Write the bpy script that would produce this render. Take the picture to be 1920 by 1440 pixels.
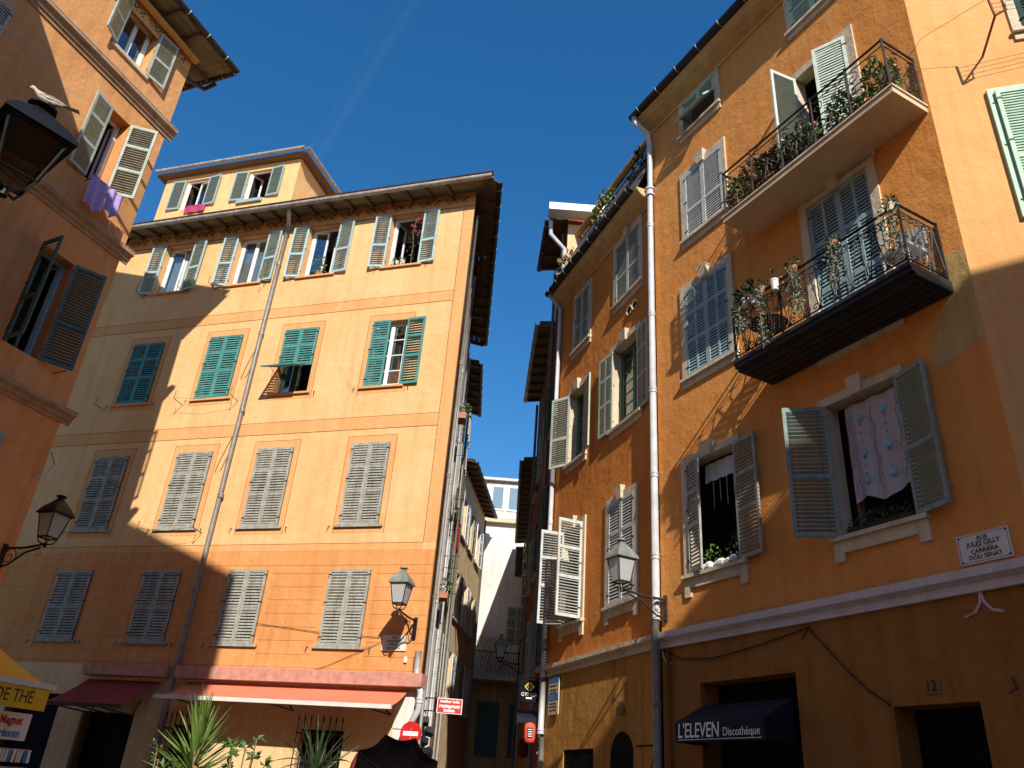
import bpy, math, random
from mathutils import Matrix, Vector
R = math.radians
random.seed(7)
SC = bpy.context.scene
for o in list(bpy.data.objects): bpy.data.objects.remove(o)

# ---------------------------------------------------------------- camera, sky, sun, exposure
F = 1490.0; VPZ = Vector((1180 - 960, -2130 - 720, F)).normalized()      # up direction in camera space (x right, y down, z forward)
UPc = VPZ; FWc = Vector((0, 0, 1)); Yc = (FWc - UPc * FWc.dot(UPc)).normalized(); Xc = Yc.cross(UPc)
RW = Matrix((Xc, Yc, UPc))                                              # camera space -> world
CAMP = Vector((0, 0, 1.6))
cam = bpy.data.objects.new('camera', bpy.data.cameras.new('camera')); SC.collection.objects.link(cam)
cam.data.sensor_width = 36; cam.data.lens = F / 1920 * 36; cam.data.clip_end = 20000; cam.data.clip_start = 0.05
rt, up_, bk = RW @ Vector((1, 0, 0)), RW @ Vector((0, -1, 0)), RW @ Vector((0, 0, -1))
m = Matrix((rt, up_, bk)).transposed().to_4x4(); m.translation = CAMP; cam.matrix_world = m
SC.camera = cam
SUN_AZ, SUN_EL = 170.0, 33.5                                             # clockwise from +Y
SC.world = bpy.data.worlds.new('World'); SC.world.use_nodes = True
wn = SC.world.node_tree.nodes; wl = SC.world.node_tree.links
sky = wn.new('ShaderNodeTexSky'); sky.sky_type = 'NISHITA'; sky.sun_disc = False
sky.sun_elevation = R(SUN_EL); sky.sun_rotation = R(SUN_AZ); sky.air_density = 1.25; sky.dust_density = 0.4; sky.ozone_density = 6.0
hs_ = wn.new('ShaderNodeHueSaturation'); hs_.inputs['Saturation'].default_value = 1.24; wl.new(sky.outputs[0], hs_.inputs['Color']); wl.new(hs_.outputs[0], wn['Background'].inputs[0]); wn['Background'].inputs[1].default_value = 0.12
sun = bpy.data.objects.new('sun', bpy.data.lights.new('sun', 'SUN')); SC.collection.objects.link(sun)
sun.data.energy = 5.0; sun.data.angle = R(0.55); sun.data.color = (1.0, 0.94, 0.86)
a, e = R(SUN_AZ), R(SUN_EL)
SDIR = Vector((math.sin(a) * math.cos(e), math.cos(a) * math.cos(e), math.sin(e)))
sun.rotation_euler = SDIR.to_track_quat('Z', 'Y').to_euler(); sun.location = (0, -20, 30)
SC.view_settings.view_transform = 'Standard'; SC.view_settings.look = 'None'; SC.view_settings.gamma = 1
SC.view_settings.use_curve_mapping = False; SC.view_settings.exposure = 0.33

# ---------------------------------------------------------------- materials
def nt(m): return m.node_tree.nodes, m.node_tree.links
def mat(name, col, rough=0.7, metal=0.0, var=0.12, scale=6.0, bump=0.0, bscale=60.0, spec=0.4, col2=None, streak=0.0, rnd=0.0, stretch=(1, 1, 1)):
    """principled surface with noise-driven colour variation, optional vertical streaks, grain and per-object shift"""
    m = bpy.data.materials.new(name); m.use_nodes = True; n, l = nt(m); p = n['Principled BSDF']
    p.inputs['Roughness'].default_value = rough; p.inputs['Metallic'].default_value = metal; p.inputs['Specular IOR Level'].default_value = spec
    tc = n.new('ShaderNodeTexCoord'); mp = n.new('ShaderNodeMapping'); mp.inputs['Scale'].default_value = stretch
    l.new(tc.outputs['Object'], mp.inputs[0])
    nz = n.new('ShaderNodeTexNoise'); nz.inputs['Scale'].default_value = scale; nz.inputs['Detail'].default_value = 6; nz.inputs['Roughness'].default_value = 0.62
    l.new(mp.outputs[0], nz.inputs[0])
    rp = n.new('ShaderNodeValToRGB'); c2 = col2 or tuple(c * (1 - 2.2 * var) for c in col)
    rp.color_ramp.elements[0].position = 0.3; rp.color_ramp.elements[1].position = 0.62
    rp.color_ramp.elements[0].color = (*c2, 1); rp.color_ramp.elements[1].color = (*col, 1); l.new(nz.outputs[0], rp.inputs[0])
    out = rp.outputs[0]
    def mul(src, fac_src, dark):
        mx = n.new('ShaderNodeMix'); mx.data_type = 'RGBA'; mx.blend_type = 'MULTIPLY'; l.new(fac_src, mx.inputs[0]); l.new(src, mx.inputs[6]); mx.inputs[7].default_value = (*dark, 1); return mx.outputs[2]
    if streak:
        m2 = n.new('ShaderNodeMapping'); m2.inputs['Scale'].default_value = (5, 5, 0.45); l.new(tc.outputs['Object'], m2.inputs[0])
        n2 = n.new('ShaderNodeTexNoise'); n2.inputs['Scale'].default_value = 1.3; n2.inputs['Detail'].default_value = 5; l.new(m2.outputs[0], n2.inputs[0])
        r2 = n.new('ShaderNodeMapRange'); r2.inputs[1].default_value = 0.48; r2.inputs[2].default_value = 0.8; r2.inputs[4].default_value = streak; l.new(n2.outputs[0], r2.inputs[0])
        out = mul(out, r2.outputs[0], (0.45, 0.36, 0.3))
    if rnd:
        oi = n.new('ShaderNodeObjectInfo'); r3 = n.new('ShaderNodeMath'); r3.operation = 'MULTIPLY'; r3.inputs[1].default_value = rnd; l.new(oi.outputs['Random'], r3.inputs[0])
        out = mul(out, r3.outputs[0], (0.55, 0.55, 0.55))
    l.new(out, p.inputs['Base Color'])
    if bump:
        n3 = n.new('ShaderNodeTexNoise'); n3.inputs['Scale'].default_value = bscale; n3.inputs['Detail'].default_value = 5; l.new(mp.outputs[0], n3.inputs[0])
        b = n.new('ShaderNodeBump'); b.inputs['Strength'].default_value = bump; b.inputs['Distance'].default_value = 0.02; l.new(n3.outputs[0], b.inputs['Height']); l.new(b.outputs[0], p.inputs['Normal'])
    return m
def stucco(name, col, col2, pale, streak=0.35, blot=0.9, mott=1.0):
    """old lime render: broad patches, mottled wash, pale scuffs, vertical rain streaks, trowel relief"""
    m = bpy.data.materials.new(name); m.use_nodes = True; n, l = nt(m); p = n['Principled BSDF']
    p.inputs['Roughness'].default_value = 0.92; p.inputs['Specular IOR Level'].default_value = 0.15
    tc = n.new('ShaderNodeTexCoord')
    def noise(scale, detail, sc=(1, 1, 1), rough=0.6, dist=0.0):
        mp = n.new('ShaderNodeMapping'); mp.inputs['Scale'].default_value = sc; l.new(tc.outputs['Object'], mp.inputs[0])
        q = n.new('ShaderNodeTexNoise'); q.inputs['Scale'].default_value = scale; q.inputs['Detail'].default_value = detail; q.inputs['Roughness'].default_value = rough; q.inputs['Distortion'].default_value = dist; l.new(mp.outputs[0], q.inputs[0]); return q.outputs[0]
    def rng(src, a, b, hi):
        r = n.new('ShaderNodeMapRange'); r.inputs[1].default_value = a; r.inputs[2].default_value = b; r.inputs[4].default_value = hi; l.new(src, r.inputs[0]); return r.outputs[0]
    def mix(f, A, B, mode='MIX'):
        x = n.new('ShaderNodeMix'); x.data_type = 'RGBA'; x.blend_type = mode; l.new(f, x.inputs[0])
        for s, v in ((6, A), (7, B)):
            if isinstance(v, tuple): x.inputs[s].default_value = (*v, 1)
            else: l.new(v, x.inputs[s])
        return x.outputs[2]
    dark = tuple(v * k for v, k in zip(col2, (.78, .68, .6)))
    c = mix(rng(noise(0.55, 5, dist=0.6), 0.35, 0.66, blot), col, col2)
    c = mix(rng(noise(3.2, 8, (1, 1, 1.6), 0.72, 0.8), 0.46, 0.75, 0.75 * mott), c, col2)
    c = mix(rng(noise(1.7, 9, (1, 1, 1.3), 0.74, 1.6), 0.55, 0.72, 0.8 * mott), c, pale)
    c = mix(rng(noise(11, 7, (1.6, 1, 0.8), 0.72, 1.2), 0.57, 0.76, 0.6 * mott), c, pale)
    c = mix(rng(noise(1.05, 9, (1, 1, .9), 0.7, 1.1), 0.56, 0.76, 0.6 * mott), c, dark)
    c = mix(rng(noise(36, 5, (1, 1, 1), 0.7), 0.55, 0.8, 0.4 * mott), c, dark)
    c = mix(rng(noise(1.2, 6, (4, 4, 0.3)), 0.47, 0.75, streak * 1.5), c, (0.55, 0.42, 0.34), 'MULTIPLY')
    l.new(c, p.inputs['Base Color'])
    b = n.new('ShaderNodeBump'); b.inputs['Strength'].default_value = 0.6; b.inputs['Distance'].default_value = 0.015
    l.new(noise(20, 8, (1, 1, 1), 0.72), b.inputs['Height'])
    b2_ = n.new('ShaderNodeBump'); b2_.inputs['Strength'].default_value = 0.5; b2_.inputs['Distance'].default_value = 0.06; l.new(noise(2.6, 4), b2_.inputs['Height']); l.new(b.outputs[0], b2_.inputs['Normal']); l.new(b2_.outputs[0], p.inputs['Normal'])
    return m
MT = {}
MT['B'] = stucco('ochre_render', (0.77, 0.475, 0.22), (0.70, 0.385, 0.155), (0.82, 0.57, 0.32), 0.2, 0.8, 0.55)
MT['Bband'] = stucco('orange_band_paint', (0.72, 0.375, 0.15), (0.66, 0.32, 0.12), (0.78, 0.47, 0.25), 0.2, 0.7, 0.6)
MT['Bline'] = mat('band_line_paint', (0.34, 0.13, 0.04), 0.9, var=0.1)
MT['Blow'] = stucco('orange_course_render', (0.67, 0.32, 0.115), (0.61, 0.25, 0.08), (0.74, 0.45, 0.21), 0.25, 0.8, 0.6)
MT['Bgrd'] = stucco('ochre_ground_render', (0.75, 0.53, 0.29), (0.68, 0.45, 0.22), (0.79, 0.6, 0.37), 0.3, 0.8, 0.6)
MT['C'] = stucco('deep_orange_render', (0.71, 0.305, 0.078), (0.64, 0.235, 0.05), (0.78, 0.43, 0.18), 0.22, 0.8, 0.5)
MT['Clow'] = stucco('shaded_brown_orange_render', (0.33, 0.145, 0.035), (0.27, 0.105, 0.022), (0.36, 0.18, 0.06), 0.35)  # orange-brown paint, darkened further so the colour carries the street-level shade
MT['D'] = stucco('pale_orange_render', (0.73, 0.39, 0.15), (0.68, 0.335, 0.115), (0.79, 0.48, 0.23), 0.2, 0.8, 0.5)
MT['M'] = stucco('rust_orange_render', (0.65, 0.245, 0.05), (0.57, 0.18, 0.033), (0.71, 0.33, 0.12), 0.25, 0.8, 0.55)
MT['Mlow'] = stucco('mustard_render', (0.52, 0.27, 0.06), (0.44, 0.19, 0.04), (0.55, 0.34, 0.12), 0.5)
MT['A'] = stucco('salmon_render', (0.68, 0.345, 0.14), (0.61, 0.27, 0.09), (0.77, 0.47, 0.22), 0.3, 0.8, 0.6)
MT['alley'] = stucco('alley_ochre_render', (0.55, 0.36, 0.16), (0.44, 0.25, 0.1), (0.6, 0.45, 0.26), 0.6)
MT['cream'] = stucco('cream_render', (0.72, 0.55, 0.33), (0.65, 0.47, 0.26), (0.76, 0.64, 0.42), 0.4)
MT['red'] = stucco('brick_red_render', (0.36, 0.10, 0.035), (0.28, 0.07, 0.025), (0.42, 0.18, 0.08), 0.5)
MT['white'] = stucco('white_render', (0.78, 0.74, 0.68), (0.68, 0.63, 0.56), (0.85, 0.83, 0.78), 0.35)
MT['stone'] = stucco('surround_stone_paint', (0.64, 0.54, 0.38), (0.56, 0.46, 0.31), (0.72, 0.64, 0.5), 0.35)
MT['mauve'] = stucco('grey_mauve_cornice', (0.62, 0.56, 0.54), (0.54, 0.48, 0.46), (0.68, 0.64, 0.62), 0.3)
MT['cove'] = stucco('ochre_cove', (0.60, 0.42, 0.20), (0.5, 0.33, 0.14), (0.64, 0.5, 0.3), 0.3)
MT['cornA'] = stucco('brown_stone_cornice', (0.44, 0.31, 0.19), (0.36, 0.24, 0.14), (0.52, 0.4, 0.27), 0.4)
MT['patch'] = stucco('bare_plaster_patch', (0.54, 0.36, 0.14), (0.47, 0.31, 0.12), (0.6, 0.46, 0.24), 0.3)
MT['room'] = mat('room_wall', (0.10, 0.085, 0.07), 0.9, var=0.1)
MT['hull'] = mat('plain_render', (0.5, 0.32, 0.16), 0.9, var=0.12, scale=1.5)
MT['sage'] = mat('sage_shutter_paint', (0.46, 0.50, 0.40), 0.6, var=0.16, scale=9, bump=0.12, rnd=0.25, streak=0.25)
MT['white_sh'] = mat('chalky_shutter_paint', (0.58, 0.60, 0.54), 0.6, var=0.15, scale=9, bump=0.12, rnd=0.2, streak=0.25)
MT['mint'] = mat('mint_shutter_paint', (0.42, 0.60, 0.44), 0.55, var=0.1, scale=9, bump=0.1, rnd=0.15)
MT['mintw'] = mat('whitish_mint_shutter_paint', (0.60, 0.68, 0.57), 0.55, var=0.1, scale=9, bump=0.1, rnd=0.15)
MT['blue'] = mat('blue_grey_shutter_paint', (0.29, 0.41, 0.41), 0.55, var=0.1, scale=9, bump=0.1, rnd=0.12)
MT['pale'] = mat('pale_blue_shutter_paint', (0.44, 0.58, 0.57), 0.6, var=0.14, scale=9, bump=0.1, rnd=0.2, streak=0.2)
MT['teal'] = mat('teal_shutter_paint', (0.09, 0.29, 0.26), 0.55, var=0.14, scale=8, bump=0.1, rnd=0.2)
MT['grey'] = mat('weathered_grey_shutter', (0.40, 0.41, 0.35), 0.8, var=0.2, scale=14, bump=0.25, rnd=0.25, streak=0.4, col2=(0.24, 0.21, 0.16), stretch=(1, 1, 0.5))
MT['gg'] = mat('grey_green_shutter_paint', (0.26, 0.34, 0.31), 0.65, var=0.18, scale=10, bump=0.15, rnd=0.15, streak=0.4)
MT['dgreen'] = mat('dark_green_shutter_paint', (0.07, 0.15, 0.12), 0.5, var=0.14, scale=9, bump=0.1, rnd=0.2)
MT['gwin'] = mat('green_window_paint', (0.07, 0.16, 0.07), 0.5, var=0.12)
MT['wood'] = mat('old_brown_wood', (0.20, 0.13, 0.07), 0.8, var=0.2, scale=5, bump=0.3, stretch=(1, 8, 8), rnd=0.4)
MT['soffit'] = mat('weathered_soffit_board', (0.30, 0.26, 0.15), 0.85, var=0.2, scale=4, bump=0.2, rnd=0.5)
MT['beam'] = mat('orange_beam', (0.60, 0.29, 0.07), 0.8, var=0.12, scale=4)
MT['wwin'] = mat('white_window_paint', (0.78, 0.78, 0.75), 0.45, var=0.05)
MT['zinc'] = mat('zinc', (0.50, 0.48, 0.44), 0.5, 0.2, var=0.2, scale=5, streak=0.3)
MT['pipeg'] = mat('grey_pipe_paint', (0.26, 0.235, 0.205), 0.5, 0.2, var=0.15, scale=6)
MT['pipew'] = mat('pale_pipe_paint', (0.56, 0.56, 0.55), 0.45, 0.1, var=0.1, scale=5, streak=0.2)
MT['black'] = mat('black_gutter_paint', (0.022, 0.024, 0.028), 0.45, 0.2, var=0.2)
MT['iron'] = mat('wrought_iron', (0.018, 0.018, 0.018), 0.5, 0.5, var=0.2, scale=20)
MT['iron2'] = mat('brown_iron', (0.075, 0.05, 0.038), 0.6, 0.4, var=0.25, scale=20)
MT['rust'] = mat('rusty_iron', (0.26, 0.085, 0.03), 0.8, 0.2, var=0.25, scale=15)
MT['lampg'] = mat('grey_green_lamp_metal', (0.30, 0.33, 0.28), 0.5, 0.3, var=0.2, scale=8)
MT['slab'] = mat('painted_slab', (0.62, 0.47, 0.28), 0.85, var=0.1, scale=2, streak=0.2)
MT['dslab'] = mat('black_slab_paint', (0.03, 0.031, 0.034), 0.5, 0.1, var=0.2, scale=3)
MT['slate'] = mat('violet_slate', (0.17, 0.14, 0.14), 0.95, var=0.3, scale=9, bump=0.3, rnd=0.5, spec=0.08)
MT['tile'] = mat('terracotta_tile', (0.48, 0.22, 0.11), 0.85, var=0.25, scale=3, bump=0.3)
MT['pink'] = mat('faded_pink_box', (0.58, 0.27, 0.20), 0.8, var=0.15, scale=7, streak=0.3, bump=0.1)
MT['awn'] = mat('coral_awning_cloth', (0.66, 0.20, 0.11), 0.85, var=0.06, scale=3)
MT['awnd'] = mat('dark_red_awning_cloth', (0.30, 0.035, 0.02), 0.85, var=0.1, scale=3)
MT['yel'] = mat('yellow_awning_cloth', (0.80, 0.46, 0.02), 0.8, var=0.05, scale=3)
MT['nav'] = mat('navy_awning_cloth', (0.010, 0.015, 0.027), 0.7, var=0.2, scale=3, spec=0.2)
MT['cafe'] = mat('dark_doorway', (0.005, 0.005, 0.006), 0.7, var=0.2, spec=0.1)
MT['lilac'] = mat('lilac_cloth', (0.44, 0.33, 0.62), 0.9, var=0.08, scale=5)
MT['magenta'] = mat('magenta_cloth', (0.42, 0.04, 0.13), 0.9, var=0.08, scale=5)
MT['marble'] = mat('white_marble', (0.70, 0.66, 0.60), 0.4, var=0.06, scale=6)
MT['ink'] = mat('black_lettering', (0.02, 0.02, 0.025), 0.6, var=0.05)
MT['wink'] = mat('white_lettering', (0.85, 0.85, 0.83), 0.6, var=0.03)
MT['gold'] = mat('gold_lettering', (0.6, 0.38, 0.08), 0.45, 0.4, var=0.05)
MT['redp'] = mat('red_sign_paint', (0.55, 0.02, 0.02), 0.4, var=0.06)
MT['bluep'] = mat('blue_sign_paint', (0.05, 0.2, 0.5), 0.4, var=0.06)
MT['lant'] = mat('red_paper_lantern', (0.75, 0.10, 0.06), 0.7, var=0.06)
MT['pot'] = mat('terracotta_pot', (0.46, 0.2, 0.1), 0.8, var=0.12)
MT['potw'] = mat('cream_pot', (0.55, 0.48, 0.37), 0.5, var=0.08)
MT['potp'] = mat('pink_pot', (0.70, 0.30, 0.27), 0.5, var=0.08)
MT['leaf'] = mat('green_leaf', (0.085, 0.16, 0.035), 0.55, var=0.3, scale=4, col2=(0.035, 0.07, 0.015))
MT['leafy'] = mat('yellow_green_leaf', (0.15, 0.22, 0.045), 0.5, var=0.3, scale=4, col2=(0.08, 0.14, 0.02), rnd=0.4)
MT['leafd'] = mat('dark_leaf', (0.035, 0.06, 0.02), 0.5, var=0.3, scale=4)
MT['ivy'] = mat('variegated_ivy', (0.26, 0.33, 0.25), 0.6, var=0.4, scale=18, col2=(0.04, 0.08, 0.03))
MT['dry'] = mat('dry_twig', (0.30, 0.20, 0.10), 0.9, var=0.2)
MT['flower'] = mat('red_flower', (0.6, 0.02, 0.04), 0.6, var=0.1)
MT['stonew'] = mat('white_pebble', (0.75, 0.73, 0.68), 0.8, var=0.1, scale=10)
MT['umb'] = mat('black_umbrella_cloth', (0.006, 0.004, 0.005), 0.95, var=0.2, scale=3, spec=0.05)
MT['wine'] = mat('wine_red_cloth', (0.16, 0.012, 0.025), 0.8, var=0.1)
MT['grnd'] = mat('stone_paving', (0.21, 0.185, 0.155), 0.85, var=0.2, scale=2, bump=0.2, bscale=14)
MT['bird'] = mat('dove_feathers', (0.55, 0.48, 0.42), 0.85, var=0.15, scale=12)
MT['linen'] = mat('linen_curtain', (0.62, 0.6, 0.55), 0.9, var=0.06)
def glass(name, tint=(1, 1, 1), gl=0.18):
    m = bpy.data.materials.new(name); m.use_nodes = True; n, l = nt(m)
    for x in list(n): n.remove(x)
    o = n.new('ShaderNodeOutputMaterial'); t = n.new('ShaderNodeBsdfTransparent'); t.inputs[0].default_value = (*tint, 1)
    g = n.new('ShaderNodeBsdfGlossy'); g.inputs['Roughness'].default_value = 0.03; x = n.new('ShaderNodeMixShader'); x.inputs[0].default_value = gl
    l.new(t.outputs[0], x.inputs[1]); l.new(g.outputs[0], x.inputs[2]); l.new(x.outputs[0], o.inputs[0]); return m
MT['glass'] = glass('window_glass', (0.75, 0.8, 0.8), 0.22)
def frosted(name, col, tr=0.5):
    m = bpy.data.materials.new(name); m.use_nodes = True; n, l = nt(m); p = n['Principled BSDF']; p.inputs['Base Color'].default_value = (*col, 1); p.inputs['Roughness'].default_value = 0.35
    t = n.new('ShaderNodeBsdfTranslucent'); t.inputs[0].default_value = (*col, 1); x = n.new('ShaderNodeMixShader'); x.inputs[0].default_value = tr
    l.new(p.outputs[0], x.inputs[1]); l.new(t.outputs[0], x.inputs[2]); l.new(x.outputs[0], n['Material Output'].inputs[0]); return m
MT['frost'] = frosted('frosted_lamp_glass', (0.62, 0.64, 0.62), 0.4)
MT['smoke'] = glass('smoky_lamp_glass', (0.27, 0.235, 0.20), 0.05)
MT['curt'] = frosted('printed_curtain_cloth', (0.62, 0.55, 0.55), 0.3)

# ---------------------------------------------------------------- mesh builder
COL = SC.collection
class MB:
    def __init__(s): s.v, s.f = [], []
    def add(s, vs, fs):
        b = len(s.v); s.v += [tuple(x) for x in vs]; s.f += [tuple(b + i for i in f) for f in fs]; return s
    def box(s, x0, x1, y0, y1, z0, z1):
        return s.add([(x, y, z) for z in (z0, z1) for y in (y0, y1) for x in (x0, x1)], [(0, 2, 3, 1), (4, 5, 7, 6), (0, 1, 5, 4), (2, 6, 7, 3), (0, 4, 6, 2), (1, 3, 7, 5)])
    def hexa(s, p): return s.add(p, [(3, 2, 1, 0), (4, 5, 6, 7), (0, 1, 5, 4), (1, 2, 6, 5), (2, 3, 7, 6), (3, 0, 4, 7)])
    def quad(s, *p): return s.add(p, [tuple(range(len(p)))])
    def prof(s, prof, x0, x1, closed=True):
        """sweep a (y,z) profile along x"""
        n = len(prof); vs = [(x0, y, z) for y, z in prof] + [(x1, y, z) for y, z in prof]
        fs = [(i, (i + 1) % n, n + (i + 1) % n, n + i) for i in range(n if closed else n - 1)]
        if closed: fs += [tuple(range(n - 1, -1, -1)), tuple(range(n, 2 * n))]
        return s.add(vs, fs)
    def ext(s, poly, y0, y1):
        """extrude an (x,z) polygon along y"""
        n = len(poly); vs = [(x, y0, z) for x, z in poly] + [(x, y1, z) for x, z in poly]
        return s.add(vs, [tuple(range(n)), tuple(range(2 * n - 1, n - 1, -1))] + [(i, n + i, n + (i + 1) % n, (i + 1) % n) for i in range(n)])
    def prism(s, poly, z0, z1):
        n = len(poly); vs = [(x, y, z0) for x, y in poly] + [(x, y, z1) for x, y in poly]
        return s.add(vs, [tuple(range(n - 1, -1, -1)), tuple(range(n, 2 * n))] + [(i, (i + 1) % n, n + (i + 1) % n, n + i) for i in range(n)])
    def tube(s, pts, r, n=6):
        pts = [Vector(p) for p in pts]; rs = r if isinstance(r, (list, tuple)) else [r] * len(pts); vs, fs = [], []
        ref = None
        for i, p in enumerate(pts):
            t = (pts[min(i + 1, len(pts) - 1)] - pts[max(i - 1, 0)]).normalized()
            if ref is None or abs(t.dot(ref)) > 0.95: ref = Vector((0, 0, 1)) if abs(t.z) < 0.9 else Vector((1, 0, 0))
            x = t.cross(ref).normalized(); y = t.cross(x)
            vs += [tuple(p + (x * math.cos(2 * math.pi * k / n) + y * math.sin(2 * math.pi * k / n)) * rs[i]) for k in range(n)]
        for i in range(len(pts) - 1):
            for k in range(n): fs.append((i * n + k, i * n + (k + 1) % n, (i + 1) * n + (k + 1) % n, (i + 1) * n + k))
        fs += [tuple(range(n)), tuple(range(len(pts) * n - 1, (len(pts) - 1) * n - 1, -1))]
        return s.add(vs, fs)
    def lathe(s, prof, c=(0, 0, 0), n=12):
        vs, fs = [], []
        for r, z in prof: vs += [(c[0] + r * math.cos(2 * math.pi * k / n), c[1] + r * math.sin(2 * math.pi * k / n), c[2] + z) for k in range(n)]
        for i in range(len(prof) - 1):
            for k in range(n): fs.append((i * n + k, i * n + (k + 1) % n, (i + 1) * n + (k + 1) % n, (i + 1) * n + k))
        fs += [tuple(range(n - 1, -1, -1)), tuple(range((len(prof) - 1) * n, len(prof) * n))]
        return s.add(vs, fs)
    def leaf(s, c, d, w, L, bend=0.2):
        c = Vector(c); d = Vector(d).normalized(); sd = d.cross(Vector((random.uniform(-1, 1), random.uniform(-1, 1), random.uniform(-1, 1)))).normalized() * w / 2
        nrm = sd.cross(d).normalized() * L * bend; mid = c + d * L * 0.5 + nrm
        return s.add([c, mid + sd, c + d * L, mid - sd], [(0, 1, 2, 3)])
    def foliage(s, c, r, n, size, droop=0.0):
        for _ in range(n):
            while True:
                p = Vector((random.uniform(-1, 1), random.uniform(-1, 1), random.uniform(-1, 1)))
                if p.length < 1: break
            q = Vector((c[0] + p.x * r[0], c[1] + p.y * r[1], c[2] + p.z * r[2]))
            s.leaf(q, (p.x + random.uniform(-.6, .6), p.y + random.uniform(-.6, .6), p.z + random.uniform(-.5, .7) - droop), size * random.uniform(.4, .8), size * random.uniform(.7, 1.5))
        return s
    def build(s, name, mt, parent=None, M=None, smooth=False, kind=None):
        me = bpy.data.meshes.new(name); me.from_pydata(s.v, [], s.f); me.update()
        if smooth:
            for p in me.polygons: p.use_smooth = True
        return put(name, me, mt, parent, M, kind)
def put(name, me, mt, parent=None, M=None, kind=None):
    if mt is not None and not me.materials: me.materials.append(MT[mt] if isinstance(mt, str) else mt)
    o = bpy.data.objects.new(name, me); COL.objects.link(o)
    if parent: o.parent = parent
    if M is not None: o.matrix_basis = M
    if kind: o['kind'] = kind
    return o
def tag(o, label, cat, group=None):
    o['label'] = label; o['category'] = cat
    if group: o['group'] = group
    return o
def thing(name, label, cat, M=None, group=None):
    o = bpy.data.objects.new(name, None); COL.objects.link(o); o.empty_display_size = 0.2
    if M is not None: o.matrix_basis = M
    return tag(o, label, cat, group)
def T(x=0, y=0, z=0): return Matrix.Translation((x, y, z))
def RZ(d): return Matrix.Rotation(R(d), 4, 'Z')
def RX(d): return Matrix.Rotation(R(d), 4, 'X')
def RY(d): return Matrix.Rotation(R(d), 4, 'Y')
def recalc(o):
    import bmesh
    b = bmesh.new(); b.from_mesh(o.data); bmesh.ops.recalc_face_normals(b, faces=b.faces); b.to_mesh(o.data); b.free(); return o
def frame(x, y, az):
    """facade frame: +x along the wall (rightwards from the street), -y out of the wall, +z up; az = compass heading of +x"""
    a = R(az); u = Vector((math.sin(a), math.cos(a), 0)); M = Matrix((u, Vector((-u.y, u.x, 0)), Vector((0, 0, 1)))).transposed().to_4x4(); M.translation = (x, y, 0); return M
def polar(az, d): return (d * math.sin(R(az)), d * math.cos(R(az)))
FB = frame(*polar(-4.65, 15.5), 107.8)
FC = frame(*polar(11.7, 12.8), 153.4)
FM = frame(*(FC @ Vector((-0.05, 0, 0)))[:2], 161.2)
FD = frame(*(FC @ Vector((5.78, 0, 0)))[:2], 108.0)
FA = frame(*polar(-31.2, 14.6), 22.8)
def rel(base, M): return base.inverted() @ M

def text(s, size, name, mt, parent, M, align='CENTER', sx=1.0, bold=0.0, shear=0.0):
    c = bpy.data.curves.new('t', 'FONT'); c.body = s; c.size = size; c.align_x = align; c.align_y = 'CENTER'; c.extrude = 0.0015; c.resolution_u = 3; c.offset = bold; c.shear = shear
    o = bpy.data.objects.new('t', c); COL.objects.link(o); bpy.context.view_layer.update()
    me = bpy.data.meshes.new_from_object(o.evaluated_get(bpy.context.evaluated_depsgraph_get())); bpy.data.objects.remove(o); bpy.data.curves.remove(c)
    me.materials.clear(); me.transform(Matrix.Diagonal((sx, 1, 1, 1)))
    return put(name, me, mt, parent, M @ RX(90))

# ---------------------------------------------------------------- facade pieces
def wall(name, mt, parent, M, u0, u1, z0, z1, holes=(), rev=0.24, revmt=None, bend=None, ucuts=()):
    """render skin with real openings and reveals"""
    us = sorted({u0, u1, *ucuts, *[h[0] for h in holes], *[h[1] for h in holes]}); us = [u for u in us if u0 <= u <= u1]
    zs = sorted({z0, z1, *[h[2] for h in holes], *[h[3] for h in holes]}); zs = [z for z in zs if z0 <= z <= z1]
    b = MB(); idx = {}
    def vid(u, z):
        if (u, z) not in idx: idx[(u, z)] = len(b.v); b.v.append((u, bend(u) if bend else 0.0, z))
        return idx[(u, z)]
    for i in range(len(us) - 1):
        for j in range(len(zs) - 1):
            cu, cz = (us[i] + us[i + 1]) / 2, (zs[j] + zs[j + 1]) / 2
            if any(h[0] < cu < h[1] and h[2] < cz < h[3] for h in holes): continue
            b.f.append((vid(us[i], zs[j]), vid(us[i + 1], zs[j]), vid(us[i + 1], zs[j + 1]), vid(us[i], zs[j + 1])))
    o = b.build(name, mt, parent, M)
    for h in holes:
        rb = MB()
        a, c, d, e_ = h[:4]
        a2, c2, d2, e2 = max(a, u0), min(c, u1), max(d, z0), min(e_, z1)
        if a2 >= c2 or d2 >= e2: continue
        y = bend((a + c) / 2) if bend else 0.0
        rb.quad((a, y, d2), (a, y, e2), (a, y + rev, e2), (a, y + rev, d2)); rb.quad((c, y, d2), (c, y + rev, d2), (c, y + rev, e2), (c, y, e2))
        if e2 == e_: rb.quad((a, y, e_), (c, y, e_), (c, y + rev, e_), (a, y + rev, e_))
        if d2 == d: rb.quad((a, y, d), (a, y + rev, d), (c, y + rev, d), (c, y, d))
        rb.build('reveal', revmt or mt, o)
    return o
SLATS = {}
def slat_mesh(w, mt):
    k = (round(w, 3), mt)
    if k not in SLATS:
        b = MB(); b.hexa([(-w / 2, -.021, -.0045), (w / 2, -.021, -.0045), (w / 2, .021, -.0045), (-w / 2, .021, -.0045), (-w / 2, -.021, .0045), (w / 2, -.021, .0045), (w / 2, .021, .0045), (-w / 2, .021, .0045)])
        me = bpy.data.meshes.new('slat'); me.from_pydata(b.v, [], b.f); me.materials.append(MT[mt]); SLATS[k] = me
    return SLATS[k]
SINGLE = {}
HINGE = {}
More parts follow.
